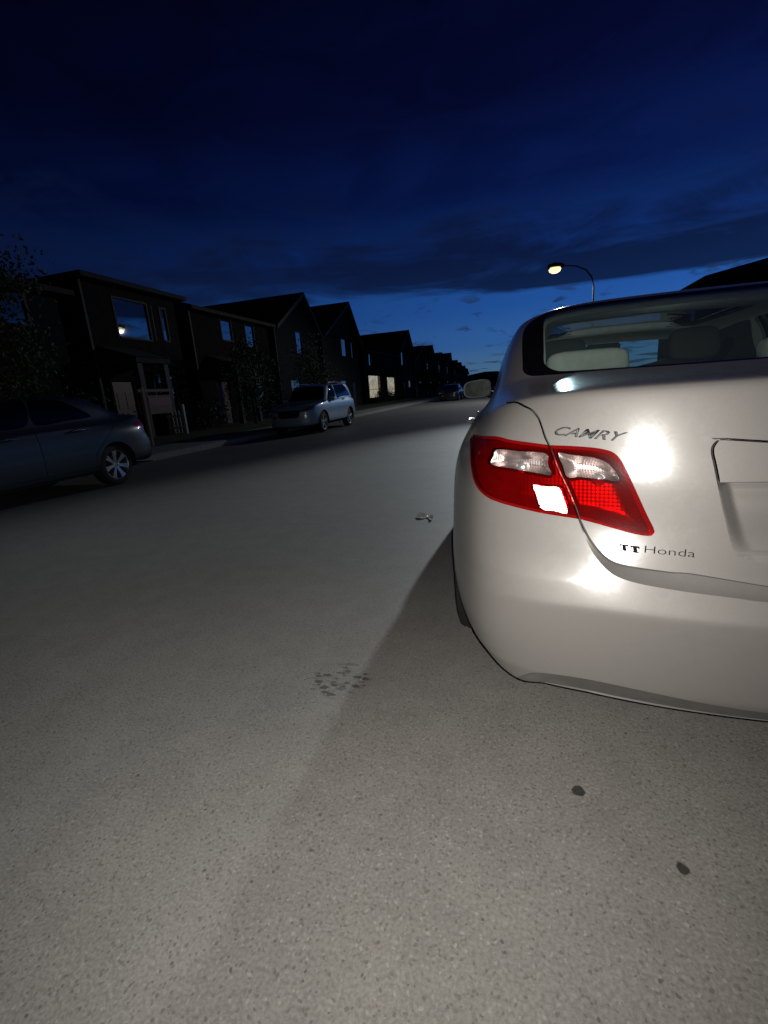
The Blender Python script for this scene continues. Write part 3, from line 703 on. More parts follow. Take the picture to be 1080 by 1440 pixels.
    pn.emit('windscreen','windscreen',M['darkglass'],root,mirror='both',skirt=0,off=-.002)
    pn.emit('rear_window','rear_window',M['darkglass'],root,mirror='both',skirt=0,off=-.002)
    pn.emit('headlamp','headlamp',M['lamp_far'],root,mirror='pair',skirt=.01,off=.003,jitter=.004)
    pn.emit('fog_lamp','foglamp',M['lamp_far'],root,mirror='pair',skirt=.01,off=.002,jitter=.003)
    pn.emit('grille','grille',M['black_plastic'],root,mirror='both',skirt=.02,off=-.006)
    pn.emit('inner_shell',((reg=='body')|(reg=='gap'))&(pn.cen[:,1]<TV(20)),M['dark_plastic'],root,mirror='both',skirt=0,off=-.03)
    b=MB(); b.box((-.80*scale[0],.15,.24),(.80*scale[0],L-.2,.26)); b.build('floor_pan',M['dark_plastic'],root)
    W=.955*scale[0]
    for yc in wy:
        for sx in (-1,1):
            b=MB(); Mx=Matrix.Translation((sx*(W-.36),yc,wheel_r))@Matrix.Rotation(R(90)*sx,4,'Y')
            b.lathe([(.01,-.02),(ra+.005,-.02),(ra+.005,.335)],32,Mx); b.f=[f for f in b.f if sum(b.v[i][2] for i in f)/len(f)>.25]; b.build('arch_liner',M['dark_plastic'],root,True)
            wheel(root,sx*(W-.165),yc,wheel_r,wheel_r,.22,sx,M,spokes,twin)
    for sx in (-1,1):
        for yy in (1.75,2.75):
            p,nn=sf.at(sf.uv2st([6.9 if yy<2 else 8.3],[13.3])); q=Vector(p[0]*[-sx,1,1]); e=Vector(nn[0]*[-sx,1,1])
            b=MB(); b.tube([q+e*.004,q+e*.04+Vector((0,.02,0)),q+e*.045+Vector((0,.10,0)),q+e*.04+Vector((0,.18,0)),q+e*.004+Vector((0,.20,0))],.013,8)
            b.build('door_handle',M['chrome'] if not suv else paint,root,True)
        p,nn=sf.at(sf.uv2st([9.9],[20.3])); q=Vector(p[0]*[-sx,1,1])
        b=MB(); b.lathe([(.001,.06),(.08,.05),(.105,.02),(.11,-.03),(.10,-.05),(.001,-.05)],20,Matrix.Translation(q+Vector((sx*.13,.0,.05)))@Matrix.Rotation(R(90),4,'X')@Matrix.Diagonal((1,.7,1,1)))
        b.tube([q,q+Vector((sx*.10,0,.03))],.03,10); b.build('door_mirror',paint,root,True)
    if suv:
        for sx in (-1,1):
            z=1.675*scale[2]; b=MB(); b.tube([(sx*.60,.75,z-.03),(sx*.60,.85,z+.02),(sx*.60,1.6,z+.035),(sx*.59,2.2,z+.02),(sx*.585,2.32,z-.03)],.018,8); b.build('roof_rail',M['chrome'],root,True)
    return root
# ------------------------------------------------------------------ houses
def slab(mb,p,thick):
    """p: four corners of a roof plane, thickened downwards along its normal"""
    a,b,c,d=[Vector(q) for q in p]; n=(b-a).cross(d-a).normalized()
    if n.z<0: n=-n
    lo=[q-n*thick for q in (a,b,c,d)]
    mb.add([a,b,c,d]+lo,[(0,1,2,3),(7,6,5,4),(0,4,5,1),(1,5,6,2),(2,6,7,3),(3,7,4,0)])
def house(label,X,sgn,y0,y1,eave,peak_y,peak_z,depth,wins,wallm,roofm,door=None,hip=False,group='two-storey houses along the street',chim=None,porch=None,lean=None):
    """front wall in the plane x=X facing sgn"""
    root=thing('house',label,'house',(X,(y0+y1)/2,.14),0,group)
    yc=(y0+y1)/2; A=y0-yc; B=y1-yc; pk=peak_y-yc; D=-sgn*depth; zz=-.14
    ez,pz=eave+zz,peak_z+zz
    w=MB(); wt=.16
    # walls: front pieces around the openings, plain sides and back
    ops=sorted([(y-yc-ww/2,y-yc+ww/2,z-hh/2+zz,z+hh/2+zz) for (y,z,ww,hh,*_) in wins]+([(door[0]-yc-.5,door[0]-yc+.5,.02,2.12)] if door else []))
    ys=sorted(set([A,B]+[o[0] for o in ops]+[o[1] for o in ops])); zs=sorted(set([0,ez]+[o[2] for o in ops]+[o[3] for o in ops]))
    f=MB()
    for i in range(len(ys)-1):
        j=0
        while j<len(zs)-1:
            cy,cz=(ys[i]+ys[i+1])/2,(zs[j]+zs[j+1])/2
            if any(o[0]<cy<o[1] and o[2]<cz<o[3] for o in ops): j+=1; continue
            k=j
            while k+1<len(zs)-1 and not any(o[0]<cy<o[1] and o[2]<(zs[k+1]+zs[k+2])/2<o[3] for o in ops): k+=1
            f.box((0,ys[i],zs[j]),(-sgn*wt,ys[i+1],zs[k+1])); j=k+1
    f.box((-sgn*wt,A,0),(D,A+wt,ez)); f.box((-sgn*wt,B-wt,0),(D,B,ez)); f.box((D,A+wt,0),(D+sgn*wt,B-wt,ez))
    if not hip:
        for x in (0,D+sgn*wt):
            f.add([(x,A,ez),(x,B,ez),(x,pk,pz),(x-sgn*wt,A,ez),(x-sgn*wt,B,ez),(x-sgn*wt,pk,pz)],[(0,1,2),(5,4,3),(1,4,5,2),(0,2,5,3)])
    f.build('wall',wallm,root)
    b=MB(); b.box((-sgn*.3,A+.3,2.75),(D+sgn*.3,B-.3,2.9)); b.build('floor_slab',MAT['dark_wall'],root)
    r=MB(); oh=.45; ov=.30
    if hip:
        hx0,hx1=sgn*oh,D-sgn*oh; a,bq=A-ov,B+ov; rz=ez-.05; run=(bq-a)/2
        t0,t1=(hx0-sgn*run*.95,(a+bq)/2,pz),(hx1+sgn*run*.95,(a+bq)/2,pz)
        r.add([(hx0,a,rz),(hx0,bq,rz),(hx1,bq,rz),(hx1,a,rz),t0,t1,(hx0,a,rz-.16),(hx0,bq,rz-.16),(hx1,bq,rz-.16),(hx1,a,rz-.16)],
              [(0,1,4),(1,2,5,4),(2,3,5),(3,0,4,5),(0,6,7,1),(1,7,8,2),(2,8,9,3),(3,9,6,0),(6,9,8,7)])
    else:
        sl=(pz-ez)/(pk-A); sr=(pz-ez)/(B-pk)
        slab(r,[(sgn*oh,A-ov,ez-ov*sl+.06),(sgn*oh,pk,pz+.06),(D-sgn*oh,pk,pz+.06),(D-sgn*oh,A-ov,ez-ov*sl+.06)],.14)
        slab(r,[(sgn*oh,pk,pz+.064),(sgn*oh,B+ov,ez-ov*sr+.064),(D-sgn*oh,B+ov,ez-ov*sr+.064),(D-sgn*oh,pk,pz+.064)],.14)
    ro=r.build('roof',roofm,root)
    if not hip:
        t=MB()
        for (ya,za,yb,zb) in ((A-ov,ez-ov*sl,pk,pz),(pk,pz,B+ov,ez-ov*sr)):
            x=sgn*(oh+.004); t.add([(x,ya,za+.05),(x,yb,zb+.05),(x,yb,zb-.17),(x,ya,za-.17),(x+sgn*.03,ya,za+.05),(x+sgn*.03,yb,zb+.05),(x+sgn*.03,yb,zb-.17),(x+sgn*.03,ya,za-.17)],
                [(0,1,2,3),(7,6,5,4),(0,4,5,1),(1,5,6,2),(2,6,7,3),(3,7,4,0)])
        t.build('fascia_board',MAT['trim_paint'],ro)
    g=MB(); g.box((sgn*.02,A-.12,-.02),(sgn*.10,A-.03,ez-.1)); g.build('downpipe',MAT['trim_paint'],root)
    if chim: b=MB(); b.box((D*.5-.35,chim-yc-.3,ez),(D*.5+.35,chim-yc+.3,pz+.7)); b.box((D*.5-.4,chim-yc-.35,pz+.7),(D*.5+.4,chim-yc+.35,pz+.78)); b.build('chimney',MAT['brick'],ro)
    for (y,z,ww,hh,lit,*rest) in wins:
        y-=yc; z+=zz; ft=.07
        fr=MB(); 
        x0,x1=sgn*.03,-sgn*.10
        fr.box((x0,y-ww/2,z-hh/2),(x1,y-ww/2+ft,z+hh/2)); fr.box((x0,y+ww/2-ft,z-hh/2),(x1,y+ww/2,z+hh/2))
        fr.box((x0,y-ww/2+ft,z+hh/2-ft),(x1,y+ww/2-ft,z+hh/2)); fr.box((x0+sgn*.03,y-ww/2+ft,z-hh/2),(x1,y+ww/2-ft,z-hh/2+ft))
        for q in (rest[0] if rest else ()): fr.box((x0-sgn*.012,y+q*ww-.03,z-hh/2+ft),(x1,y+q*ww+.03,z+hh/2-ft))
        if lit: fr.box((x0-sgn*.02,y-ww/2+ft,z-hh*.12),(x1,y+ww/2-ft,z-hh*.12+.035))
        wo=fr.build('window',MAT['trim_paint'] if lit else MAT['trim_dark'],root)
        b=MB(); b.box((-sgn*.030,y-ww/2+ft*.5,z-hh/2+ft*.5),(-sgn*.040,y+ww/2-ft*.5,z+hh/2-ft*.5)); b.build('pane',MAT['litglass'] if lit else MAT['winglass'],wo)
        if lit:
            # a lamplit blind with folds behind the pane
            n=int(ww/.05); V=[];FF=[]
            for i in range(n+1):
                yy=y-ww/2+ft*.6+(ww-ft*1.2)*i/n; xx=-sgn*(.12+.018*(i%2))
                V+=[(xx,yy,z-hh/2+.08),(xx,yy,z+hh/2-.05)]
            for i in range(n): FF.append((2*i,2*i+2,2*i+3,2*i+1))
            mesh('curtain',V,FF,MAT['litcurtain'],wo)
        elif len(rest)>1 and rest[1]=='blind':
            b=MB(); n=int(hh/.09)
            for i in range(n): b.box((-sgn*.06,y-ww/2+ft,z-hh/2+.09*i+.03),(-sgn*.075,y+ww/2-ft,z-hh/2+.09*i+.09))
            b.build('blind',MAT['blind'],wo)
    if door:
        b=MB(); y=door[0]-yc; b.box((-sgn*.05,y-.45,.03),(-sgn*.10,y+.45,2.08)); 
        for zc in (.55,1.4): 
            for yc_ in (-.2,.2): b.box((-sgn*.035,y+yc_-.14,zc-.3),(-sgn*.05,y+yc_+.14,zc+.3))
        d=b.build('door',MAT['door'],root)
        b=MB(); b.tube([(-sgn*.05,y+.36,1.0),(sgn*.02,y+.36,1.0)],.02,8); b.build('handle',MAT['chrome'],d,True)
        b=MB(); b.box((sgn*.004,y-.9,-.13),(sgn*1.2,y+.9,.0)); b.box((sgn*1.2,y-.7,-.13),(sgn*1.5,y+.7,-.06)); b.build('doorstep',MAT['concrete'],root)
    if porch:
        a_,b_=porch[0]-yc,porch[1]-yc
        b=MB(); b.box((sgn*.004,a_,2.62),(sgn*1.5,b_,2.80)); b.add([(sgn*.004,a_,2.804),(sgn*1.55,a_,2.804),(sgn*1.55,b_,2.804),(sgn*.004,b_,2.804),(sgn*.004,a_,3.3),(sgn*.004,b_,3.3)],[(0,3,2,1),(1,2,5,4),(0,1,4),(3,5,2),(0,4,5,3)])
        b.build('porch_roof',roofm,root)
        for q in (a_+.2,b_-.2): b=MB(); b.box((sgn*1.22,q-.11,-.1),(sgn*1.44,q+.11,2.615)); b.build('porch_post',MAT['trim_paint'],root)
    return root
# ------------------------------------------------------------------ trees and shrubs
def tree(name,label,cat,loc,h,crown_r,crown_z,n,leafm,barkm,trunk_r=.09,group=None,seed=1,leaf=.11,flat=1.0):
    r=random.Random(seed); root=thing(name,label,cat,loc,r.uniform(0,6),group)
    t=MB(); limbs=[]
    top=h*.62; pts=[(0,0,0),(r.uniform(-.05,.05),.03,h*.2),(r.uniform(-.1,.1),.05,h*.42),(r.uniform(-.15,.15),0,top),(0,0,h*.9)]
    t.tube(pts,[trunk_r*1.35,trunk_r,trunk_r*.8,trunk_r*.5,trunk_r*.12],9)
    cl=[]
    for i in range(16):
        a=r.uniform(0,6.28); z0=r.uniform(.22,.78)*h; L=crown_r*r.uniform(.5,.95); z1=z0+L*r.uniform(.2,.7)
        e=(L*math.cos(a),L*math.sin(a),z1); m=(e[0]*.5,e[1]*.5,(z0+z1)/2+.08)
        t.tube([(0,0,z0),m,e],[trunk_r*.38,trunk_r*.25,trunk_r*.08],6); cl.append(e); cl.append(m)
    t.build('trunk',barkm,root,True)
    for i in range(26):
        a=r.uniform(0,6.28); u=r.uniform(-1,1); q=r.uniform(.35,1)**.5
        zz=crown_z+u*(h-crown_z)*.92; rr=crown_r*q*math.sqrt(max(.08,1-u*u))*(1.1 if u<0 else .9)
        cl.append((rr*math.cos(a),rr*math.sin(a),zz))
    V=[];FF=[];MI=[]
    for k in range(n):
        c=r.choice(cl); s=crown_r*.26
        p=Vector((c[0]+r.gauss(0,s),c[1]+r.gauss(0,s),c[2]+r.gauss(0,s*.8)))
        if p.z<h*.12: continue
        d=Vector((r.gauss(0,1),r.gauss(0,1),r.gauss(0,.7))).normalized(); e=d.orthogonal().normalized(); e=Matrix.Rotation(r.uniform(0,6.28),3,d)@e; g=d.cross(e)
        L=leaf*r.uniform(.6,1.3); i=len(V)
        V+=[p,p+e*L*.5+g*L*.28+d*L*.08,p+e*L,p+e*L*.5-g*L*.28+d*L*.08]; FF+=[(i,i+1,i+2),(i,i+2,i+3)]; 
    mesh('crown',V,FF,leafm,root)
    return root
POOL,THROW,FLASH=3000,26000,108
# ------------------------------------------------------------------ camera
CAM_H,PITCH,ROLL,YAW,FPX=1.1233,.2499,.0762,.2868,655.0
CAR_LOC,CAR_ROT=(.7362,1.0747,0),.0348
def cam_axes():
    fwd=Vector((-math.sin(YAW)*math.cos(PITCH),math.cos(YAW)*math.cos(PITCH),-math.sin(PITCH)))
    rt=Vector((math.cos(YAW),math.sin(YAW),0)); up=rt.cross(fwd)
    return fwd,rt*math.cos(ROLL)-up*math.sin(ROLL),up*math.cos(ROLL)+rt*math.sin(ROLL)
fwd,rt,up=cam_axes()
cd=bpy.data.cameras.new('camera'); cam=bpy.data.objects.new('camera',cd); C.objects.link(cam); sc.camera=cam
cd.sensor_fit='HORIZONTAL'; cd.sensor_width=36; cd.lens=FPX/1080*36; cd.clip_start=.02; cd.clip_end=3000
cam.matrix_world=Matrix(((rt.x,up.x,-fwd.x,0),(rt.y,up.y,-fwd.y,0),(rt.z,up.z,-fwd.z,CAM_H),(0,0,0,1)))
sc.view_settings.view_transform='Standard'; sc.view_settings.look='None'; sc.view_settings.exposure=0; sc.view_settings.gamma=1
sc.cycles.use_denoising=True; sc.cycles.max_bounces=10; sc.cycles.transparent_max_bounces=16; sc.cycles.sample_clamp_indirect=25
sc.cycles.caustics_reflective=False
# ------------------------------------------------------------------ sky after sunset
t=NT('World',True); sc.world=t.m
d=t.n('ShaderNodeTexCoord').outputs['Generated']; sp=t.n('ShaderNodeSeparateXYZ',{0:d})
X_,Y_,Z_=sp.outputs
el=t.math('MULTIPLY',t.math('ARCSINE',Z_),57.2958)         # elevation in degrees
az=t.math('MULTIPLY',t.math('ARCTAN2',X_,Y_),57.2958)       # azimuth, right positive
clear=t.n('ShaderNodeValToRGB',{0:t.n('ShaderNodeMapRange',{0:el,1:0,2:60})})
cr=clear.color_ramp; cr.interpolation='EASE'
stops=[(0,(.075,.135,.200)),(2.0,(.052,.130,.250)),(5,(.026,.100,.300)),(9,(.014,.074,.290)),(14,(.0050,.028,.155)),(20,(.0022,.0085,.062)),(27,(.0016,.0034,.028)),(38,(.0011,.0016,.012)),(60,(.0008,.001,.006))]
while len(cr.elements)<len(stops): cr.elements.new(.5)
for e,(p_,c_) in zip(cr.elements,stops): e.position=p_/60; e.color=(*c_,1)
side=t.ss(az,-75,35,.22,1.25); back=t.ss(t.math('ABSOLUTE',az),48,115,1,.04)
col=t.mixc(1.0,clear.outputs[0],t.math('MULTIPLY',side,back),'MULTIPLY')
# cloud sheet: its lower edge lies near nine degrees, ragged and streaky
cv=t.n('ShaderNodeCombineXYZ',{0:t.math('MULTIPLY',az,.060),1:t.math('MULTIPLY',el,.42),2:2.3})
n1=t.noise(cv,1.0,7,.58,.5)
cv2=t.n('ShaderNodeCombineXYZ',{0:t.math('MULTIPLY',az,.022),1:t.math('MULTIPLY',el,.10),2:7.7})
n2=t.noise(cv2,1.0,5,.5)
edge=t.math('ADD',el,t.math('MULTIPLY',t.math('SUBTRACT',n1,.5),4.2))
edge=t.math('ADD',edge,t.math('MULTIPLY',t.math('SUBTRACT',az,5),.020))
low_=t.ss(edge,9.3,10.3)
n3=t.noise(t.n('ShaderNodeCombineXYZ',{0:t.math('MULTIPLY',az,.075),1:t.math('MULTIPLY',el,.22),2:4.1}),1.0,6,.6,.8)
hi=t.math('ADD',el,t.math('MULTIPLY',t.math('SUBTRACT',n3,.5),22))
top_=t.ss(hi,12,21,1,0)
bank=t.math('MULTIPLY',low_,t.math('MULTIPLY',top_,t.math('MULTIPLY',t.ss(n2,.25,.5,.75,1),t.ss(n1,.30,.52,.55,1))))
col=t.mixc(t.math('MULTIPLY',bank,.88),col,(.0032,.0068,.030))
wis=t.math('MULTIPLY',t.ss(n3,.42,.62),t.ss(el,12,18)); col=t.mixc(t.math('MULTIPLY',wis,.45),col,t.mixc(1.0,col,(.55,.5,.55),'MULTIPLY'))
# small detached clouds in the clear band
cv3=t.n('ShaderNodeCombineXYZ',{0:t.math('MULTIPLY',az,.30),1:t.math('MULTIPLY',el,.85),2:1.4})
n4=t.noise(cv3,1.0,5,.55,.3)
puff=t.math('MULTIPLY',t.ss(n4,.55,.67),t.math('MULTIPLY',t.ss(el,1.2,2.0),t.ss(el,8.5,10.5,1,0)))
cv4=t.n('ShaderNodeCombineXYZ',{0:t.math('MULTIPLY',az,.16),1:t.math('MULTIPLY',el,1.7),2:9.1})
lowb=t.math('MULTIPLY',t.ss(t.noise(cv4,1.0,4),.52,.60),t.ss(el,2.8,3.6,1,0))
col=t.mixc(t.math('MULTIPLY',t.math('MAXIMUM',puff,lowb),.72),col,(.012,.022,.050))
bg=t.n('ShaderNodeBackground',{'Color':col,'Strength':1.0})
o_=t.n('ShaderNodeOutputWorld'); t.t.links.new(bg.outputs[0],o_.inputs[0])
# ------------------------------------------------------------------ materials
def ribbed(name,col,rough,rib=.08,cells=0,metal=1):
    """moulded reflector: fine upright ribs, or crossed ribs that make a grid of prisms"""
    t=NT(name); v=t.obj(); w=t.n('ShaderNodeTexWave',{'Vector':v,'Scale':52,'Distortion':.2},wave_type='BANDS',bands_direction='X').outputs[1]
    if cells:
        w2=t.n('ShaderNodeTexWave',{'Vector':v,'Scale':cells},wave_type='BANDS',bands_direction='Z').outputs[1]
        w3=t.n('ShaderNodeTexWave',{'Vector':v,'Scale':cells},wave_type='BANDS',bands_direction='X').outputs[1]
        w=t.math('ADD',t.math('ADD',w2,w3),t.math('MULTIPLY',t.noise(v,90,2),1.2))
    c=t.mixc(1.0,col,t.n('ShaderNodeMapRange',{0:t.noise(v,14,3),1:.3,2:.7,3:.6,4:1.3}).outputs[0],'MULTIPLY')
    p=t.n('ShaderNodeBsdfPrincipled',{'Base Color':c,'Metallic':metal,'Roughness':rough}); t.set(p,'Normal',t.n('ShaderNodeBump',{'Height':w,'Strength':rib,'Distance':.003})); return t.out(p)
MAT=dict(
 paint=car_paint('beige_metallic',(.220,.207,.193),.32,.58,.205),
 rubber=pbr('rubber',(.018,.018,.018),.75,bump=.3,bscale=200),
 rim=pbr('alloy',(.62,.63,.64),.28,.9),
 dark_metal=pbr('dark_metal',(.12,.12,.12),.45,.8),
 badge=pbr('badge_metal',(.075,.075,.078),.5,.5,var=.03),
 chrome=pbr('chrome',(.62,.62,.63),.10,1,var=.05),
 decal=pbr('black_film',(.008,.008,.008),.85,spec=.1),
 black_plastic=pbr('black_plastic',(.015,.015,.016),.35),
 dark_plastic=pbr('dark_plastic',(.018,.018,.018),.7),
 gap_grey=pbr('seam_grey',(.060,.056,.052),.7),
 frit=pbr('black_glass_edge',(.004,.004,.005),.45,spec=.10),
 trim_beige=pbr('headlining',(.58,.58,.55),.9),
 cloth=pbr('beige_cloth',(.52,.50,.43),.92,bump=.3,bscale=400),
 cloth_dark=pbr('seat_cloth',(.06,.058,.052),.92,bump=.3,bscale=400),
 shelf=pbr('shelf_felt',(.07,.066,.06),.95,bump=.3,bscale=300),
 paper=pbr('pale_plastic',(.42,.42,.38),.6),
 autoglass=glassy('tinted_glass',(.72,.84,.84),1.50,.015,body=(.45,.62,.66),bodyf=.05),  # faint blue diffuse mix stands in for pale reflections on the glass
 roofglass=glassy('roof_glass',(.30,.36,.38),1.5,.015),
 darkglass=glassy('dark_glass',(.10,.11,.11),1.6,.02,body=(.004,.004,.005),bodyf=.8),
 lens_red=glassy('red_lens',(.70,.020,.022),1.5,.12,bump=.02,bscale=160,body=(.45,.004,.004),bodyf=.10),
 lens_glare=glassy('glare_cover',(.99,.90,.89),1.4,.04),  # red cover made pale: bloomed white of the flash return put into the tint
 lens_rim=glassy('red_lens_rim',(.75,.03,.03),1.5,.10,bump=.02,bscale=160,body=(.55,.010,.010),bodyf=.26),
 valance=pbr('valance_shaded',(.12,.116,.108),.6),  # bumper paint darkened: shade on the down-turned lower lip put into the colour
 lens_clear=glassy('clear_lens',(.90,.90,.90),1.5,.03,bump=.08,bscale=120),
 bowl=ribbed('chrome_bowl',(.80,.70,.68),.42,.10),
 bowl_red=ribbed('red_bowl',(.55,.10,.08),.38,.10,34,.85),
 retro=pbr('retro_prism',(1.0,.98,.97),.22,1,var=0),
 bulb=pbr('bulb_frosted',(.9,.89,.88),.27,.75,var=.02),
 lens_solid_red=pbr('red_plastic',(.35,.008,.008),.15,coat=1),
 lamp_far=pbr('lamp_glass',(.70,.70,.70),.12,.85,var=.3),
 mirror=pbr('dusty_mirror',(.06,.075,.07),.30,.6),
 mirror_rim=pbr('mirror_rim',(.24,.235,.22),.45,.3),
 navy=car_paint('navy_metallic',(.020,.034,.050),.25,.36,.22,.45),
 silver=car_paint('silver_blue_metallic',(.36,.49,.64),.35,.45),
 black_paint=car_paint('black_metallic',(.012,.012,.014),.4,.3),
 winglass=glassy('window_glass',(.06,.07,.08),3.2,.012,body=(.003,.003,.004),bodyf=.85),
 litglass=glassy('lit_window_glass',(.92,.92,.9),1.45,.02),
 litcurtain=None,
 trim_paint=pbr('trim_paint',(.032,.032,.031),.7),trim_dark=pbr('trim_dark',(.016,.016,.016),.7),
 blind=pbr('blind',(.62,.60,.55),.8),
 door=pbr('door_paint',(.10,.05,.035),.5),
 concrete=pbr('concrete',(.30,.295,.28),.9,bump=.4,bscale=80,scale=9,var=.2),
 brick=pbr('brick',(.22,.12,.09),.9,bump=.4),
 dark_wall=pbr('slab',(.05,.05,.05),.9),
 wood=pbr('post_wood',(.20,.165,.125),.8,bump=.3,bscale=60),
 white_paint=pbr('white_paint',(.42,.42,.41),.5),
 red_paint=pbr('red_paint',(.17,.018,.02),.5),
 pole=pbr('dark_steel',(.020,.020,.021),.6,.3),
 bark=pbr('bark',(.07,.055,.04),.95,bump=.7,bscale=40),
 leaf=pbr('leaf',(.040,.050,.014),.6,var=.45,scale=6),
 leaf_dark=pbr('leaf_dark',(.018,.026,.011),.6,var=.45,scale=6),
 litter=pbr('wrapper',(.70,.69,.66),.5,var=.15),
)
t=NT('lit_curtain'); v=t.obj()
MAT['litcurtain']=t.out(t.n('ShaderNodeEmission',{'Color':(1,.90,.72),'Strength':t.n('ShaderNodeMapRange',{0:t.noise(v,3,3),1:.3,2:.7,3:.30,4:.72})}))
def siding(name,col):
    t=NT(name); v=t.obj(); z=t.n('ShaderNodeSeparateXYZ',{0:v}).outputs[2]
    fr=t.math('FRACT',t.math('MULTIPLY',z,6.5)); nz=t.noise(v,2.5,5)
    c=t.mixc(1.0,col,t.n('ShaderNodeMapRange',{0:nz,1:.3,2:.7,3:.8,4:1.15}).outputs[0],'MULTIPLY')
    p=t.n('ShaderNodeBsdfPrincipled',{'Base Color':c,'Roughness':.85,'Specular IOR Level':.08}); t.set(p,'Normal',t.n('ShaderNodeBump',{'Height':fr,'Strength':.6,'Distance':.02})); return t.out(p)
def shingles(name,col):
    t=NT(name); v=t.obj(); b=t.n('ShaderNodeTexVoronoi',{'Vector':v,'Scale':5}); 
    c=t.mixc(1.0,col,t.n('ShaderNodeMapRange',{0:b.outputs[0],1:0,2:.8,3:.7,4:1.3}).outputs[0],'MULTIPLY')
    p=t.n('ShaderNodeBsdfPrincipled',{'Base Color':c,'Roughness':.9}); t.set(p,'Normal',t.n('ShaderNodeBump',{'Height':b.outputs[0],'Strength':.5,'Distance':.02})); return t.out(p)
SID=[siding('siding_taupe',(.020,.018,.017)),siding('siding_brown',(.014,.012,.011)),siding('siding_grey',(.018,.018,.019)),siding('siding_tan',(.034,.033,.031))]
ROOF=[shingles('shingles_dark',(.030,.028,.027)),shingles('shingles_brown',(.035,.028,.022))]
def asphalt():
    t=NT('asphalt'); P=t.geo()
    big=t.noise(P,.55,5,.6); mid=t.noise(P,6,5,.65); fine=t.noise(P,120,4,.65)
    Pd=t.n('ShaderNodeVectorMath',{0:P,1:t.n('ShaderNodeVectorMath',{0:t.n('ShaderNodeTexNoise',{'Vector':P,'Scale':70,'Detail':2}).outputs['Color'],1:(.012,.012,.012)},operation='MULTIPLY').outputs[0]},operation='ADD').outputs[0]
    va=t.n('ShaderNodeTexVoronoi',{'Vector':Pd,'Scale':112,'Randomness':1}); vb=t.n('ShaderNodeTexVoronoi',{'Vector':Pd,'Scale':58,'Randomness':1})
    ra=t.n('ShaderNodeSeparateColor',{0:va.outputs['Color']}).outputs; rb=t.n('ShaderNodeSeparateColor',{0:vb.outputs['Color']}).outputs
    c=t.mixc(t.ss(fine,.3,.7),(.213,.201,.183),(.315,.300,.276))
    c=t.mixc(1.0,c,t.n('ShaderNodeMapRange',{0:mid,1:.3,2:.7,3:.90,4:1.08}).outputs[0],'MULTIPLY')
    c=t.mixc(1.0,c,t.n('ShaderNodeMapRange',{0:big,1:.3,2:.7,3:.86,4:1.10}).outputs[0],'MULTIPLY')
    # aggregate: some pale and some dark stones
    st=t.math('MULTIPLY',t.ss(va.outputs[0],.34,.50,1,0),t.ss(ra[0],.78,.86)); c=t.mixc(t.math('MULTIPLY',st,.6),c,t.mixc(ra[1],(.30,.29,.27),(.40,.385,.36)))
    dk=t.math('MULTIPLY',t.ss(va.outputs[0],.36,.52,1,0),t.ss(ra[2],.80,.88)); c=t.mixc(t.math('MULTIPLY',dk,.6),c,(.12,.108,.092))
    s2=t.math('MULTIPLY',t.ss(vb.outputs[0],.18,.27,1,0),t.ss(rb[0],.93,.96)); c=t.mixc(t.math('MULTIPLY',s2,.5),c,(.44,.42,.39))
    d2=t.math('MULTIPLY',t.ss(vb.outputs[0],.16,.27,1,0),t.ss(rb[1],.91,.95)); c=t.mixc(t.math('MULTIPLY',d2,.7),c,(.075,.066,.058))
    # oil drops and a patch of damp tread marks
    def spot(x,y,r):
        w=t.n('ShaderNodeVectorMath',{0:P,1:(x,y,0)},operation='DISTANCE').outputs['Value']
        w=t.math('ADD',w,t.math('MULTIPLY',t.math('SUBTRACT',t.noise(P,55,3),.5),r*.9)); return t.ss(w,r*.82,r*1.05,1,0)
    for x,y,r in SPOTS: c=t.mixc(t.math('MULTIPLY',spot(x,y,r),.86),c,(.020,.019,.017))
    q=t.n('ShaderNodeMapping',{'Vector':P,'Location':(-TREAD[0],-TREAD[1],0)}); 
    q2=t.n('ShaderNodeMapping',{'Vector':q.outputs[0],'Rotation':(0,0,R(-6)),'Scale':(25,52,1)})
    vt=t.n('ShaderNodeTexVoronoi',{'Vector':q2.outputs[0],'Scale':1.0,'Randomness':.75,'Distance':'MINKOWSKI','Exponent':1.4} if False else {'Vector':q2.outputs[0],'Scale':1.0,'Randomness':.9})
    rt_=t.n('ShaderNodeSeparateColor',{0:vt.outputs['Color']}).outputs
    blob=t.math('MULTIPLY',t.ss(t.math('ADD',vt.outputs[0],t.math('MULTIPLY',t.math('SUBTRACT',t.noise(P,60,3),.5),.6)),.42,.60,1,0),t.ss(rt_[0],.22,.50))
    e=t.n('ShaderNodeMapping',{'Vector':q.outputs[0],'Scale':(1/.145,1/.125,1)}); el_=t.n('ShaderNodeVectorMath',{0:e.outputs[0]},operation='LENGTH').outputs['Value']
    blob=t.math('MULTIPLY',blob,t.ss(t.math('ADD',el_,t.math('MULTIPLY',t.math('SUBTRACT',t.noise(P,9,2),.5),.9)),.75,1.05,1,0))
    c=t.mixc(t.math('MULTIPLY',blob,.75),c,(.045,.043,.038))
    p=t.n('ShaderNodeBsdfPrincipled',{'Base Color':c,'Roughness':t.n('ShaderNodeMapRange',{0:fine,1:.3,2:.7,3:.52,4:.78}),'Specular IOR Level':.45})
    h=t.math('ADD',t.math('MULTIPLY',va.outputs[0],-.5),t.math('MULTIPLY',fine,.8))
    t.set(p,'Normal',t.n('ShaderNodeBump',{'Height':h,'Strength':.24,'Distance':.003})); return t.out(p)
def w_of(cx,cy):
    c_,s_=math.cos(CAR_ROT),math.sin(CAR_ROT); return CAR_LOC[0]+c_*cx-s_*cy,CAR_LOC[1]+s_*cx+c_*cy
SPOTS=[(*w_of(-.569,.106),.019),(*w_of(-.37,-.084),.0145)]
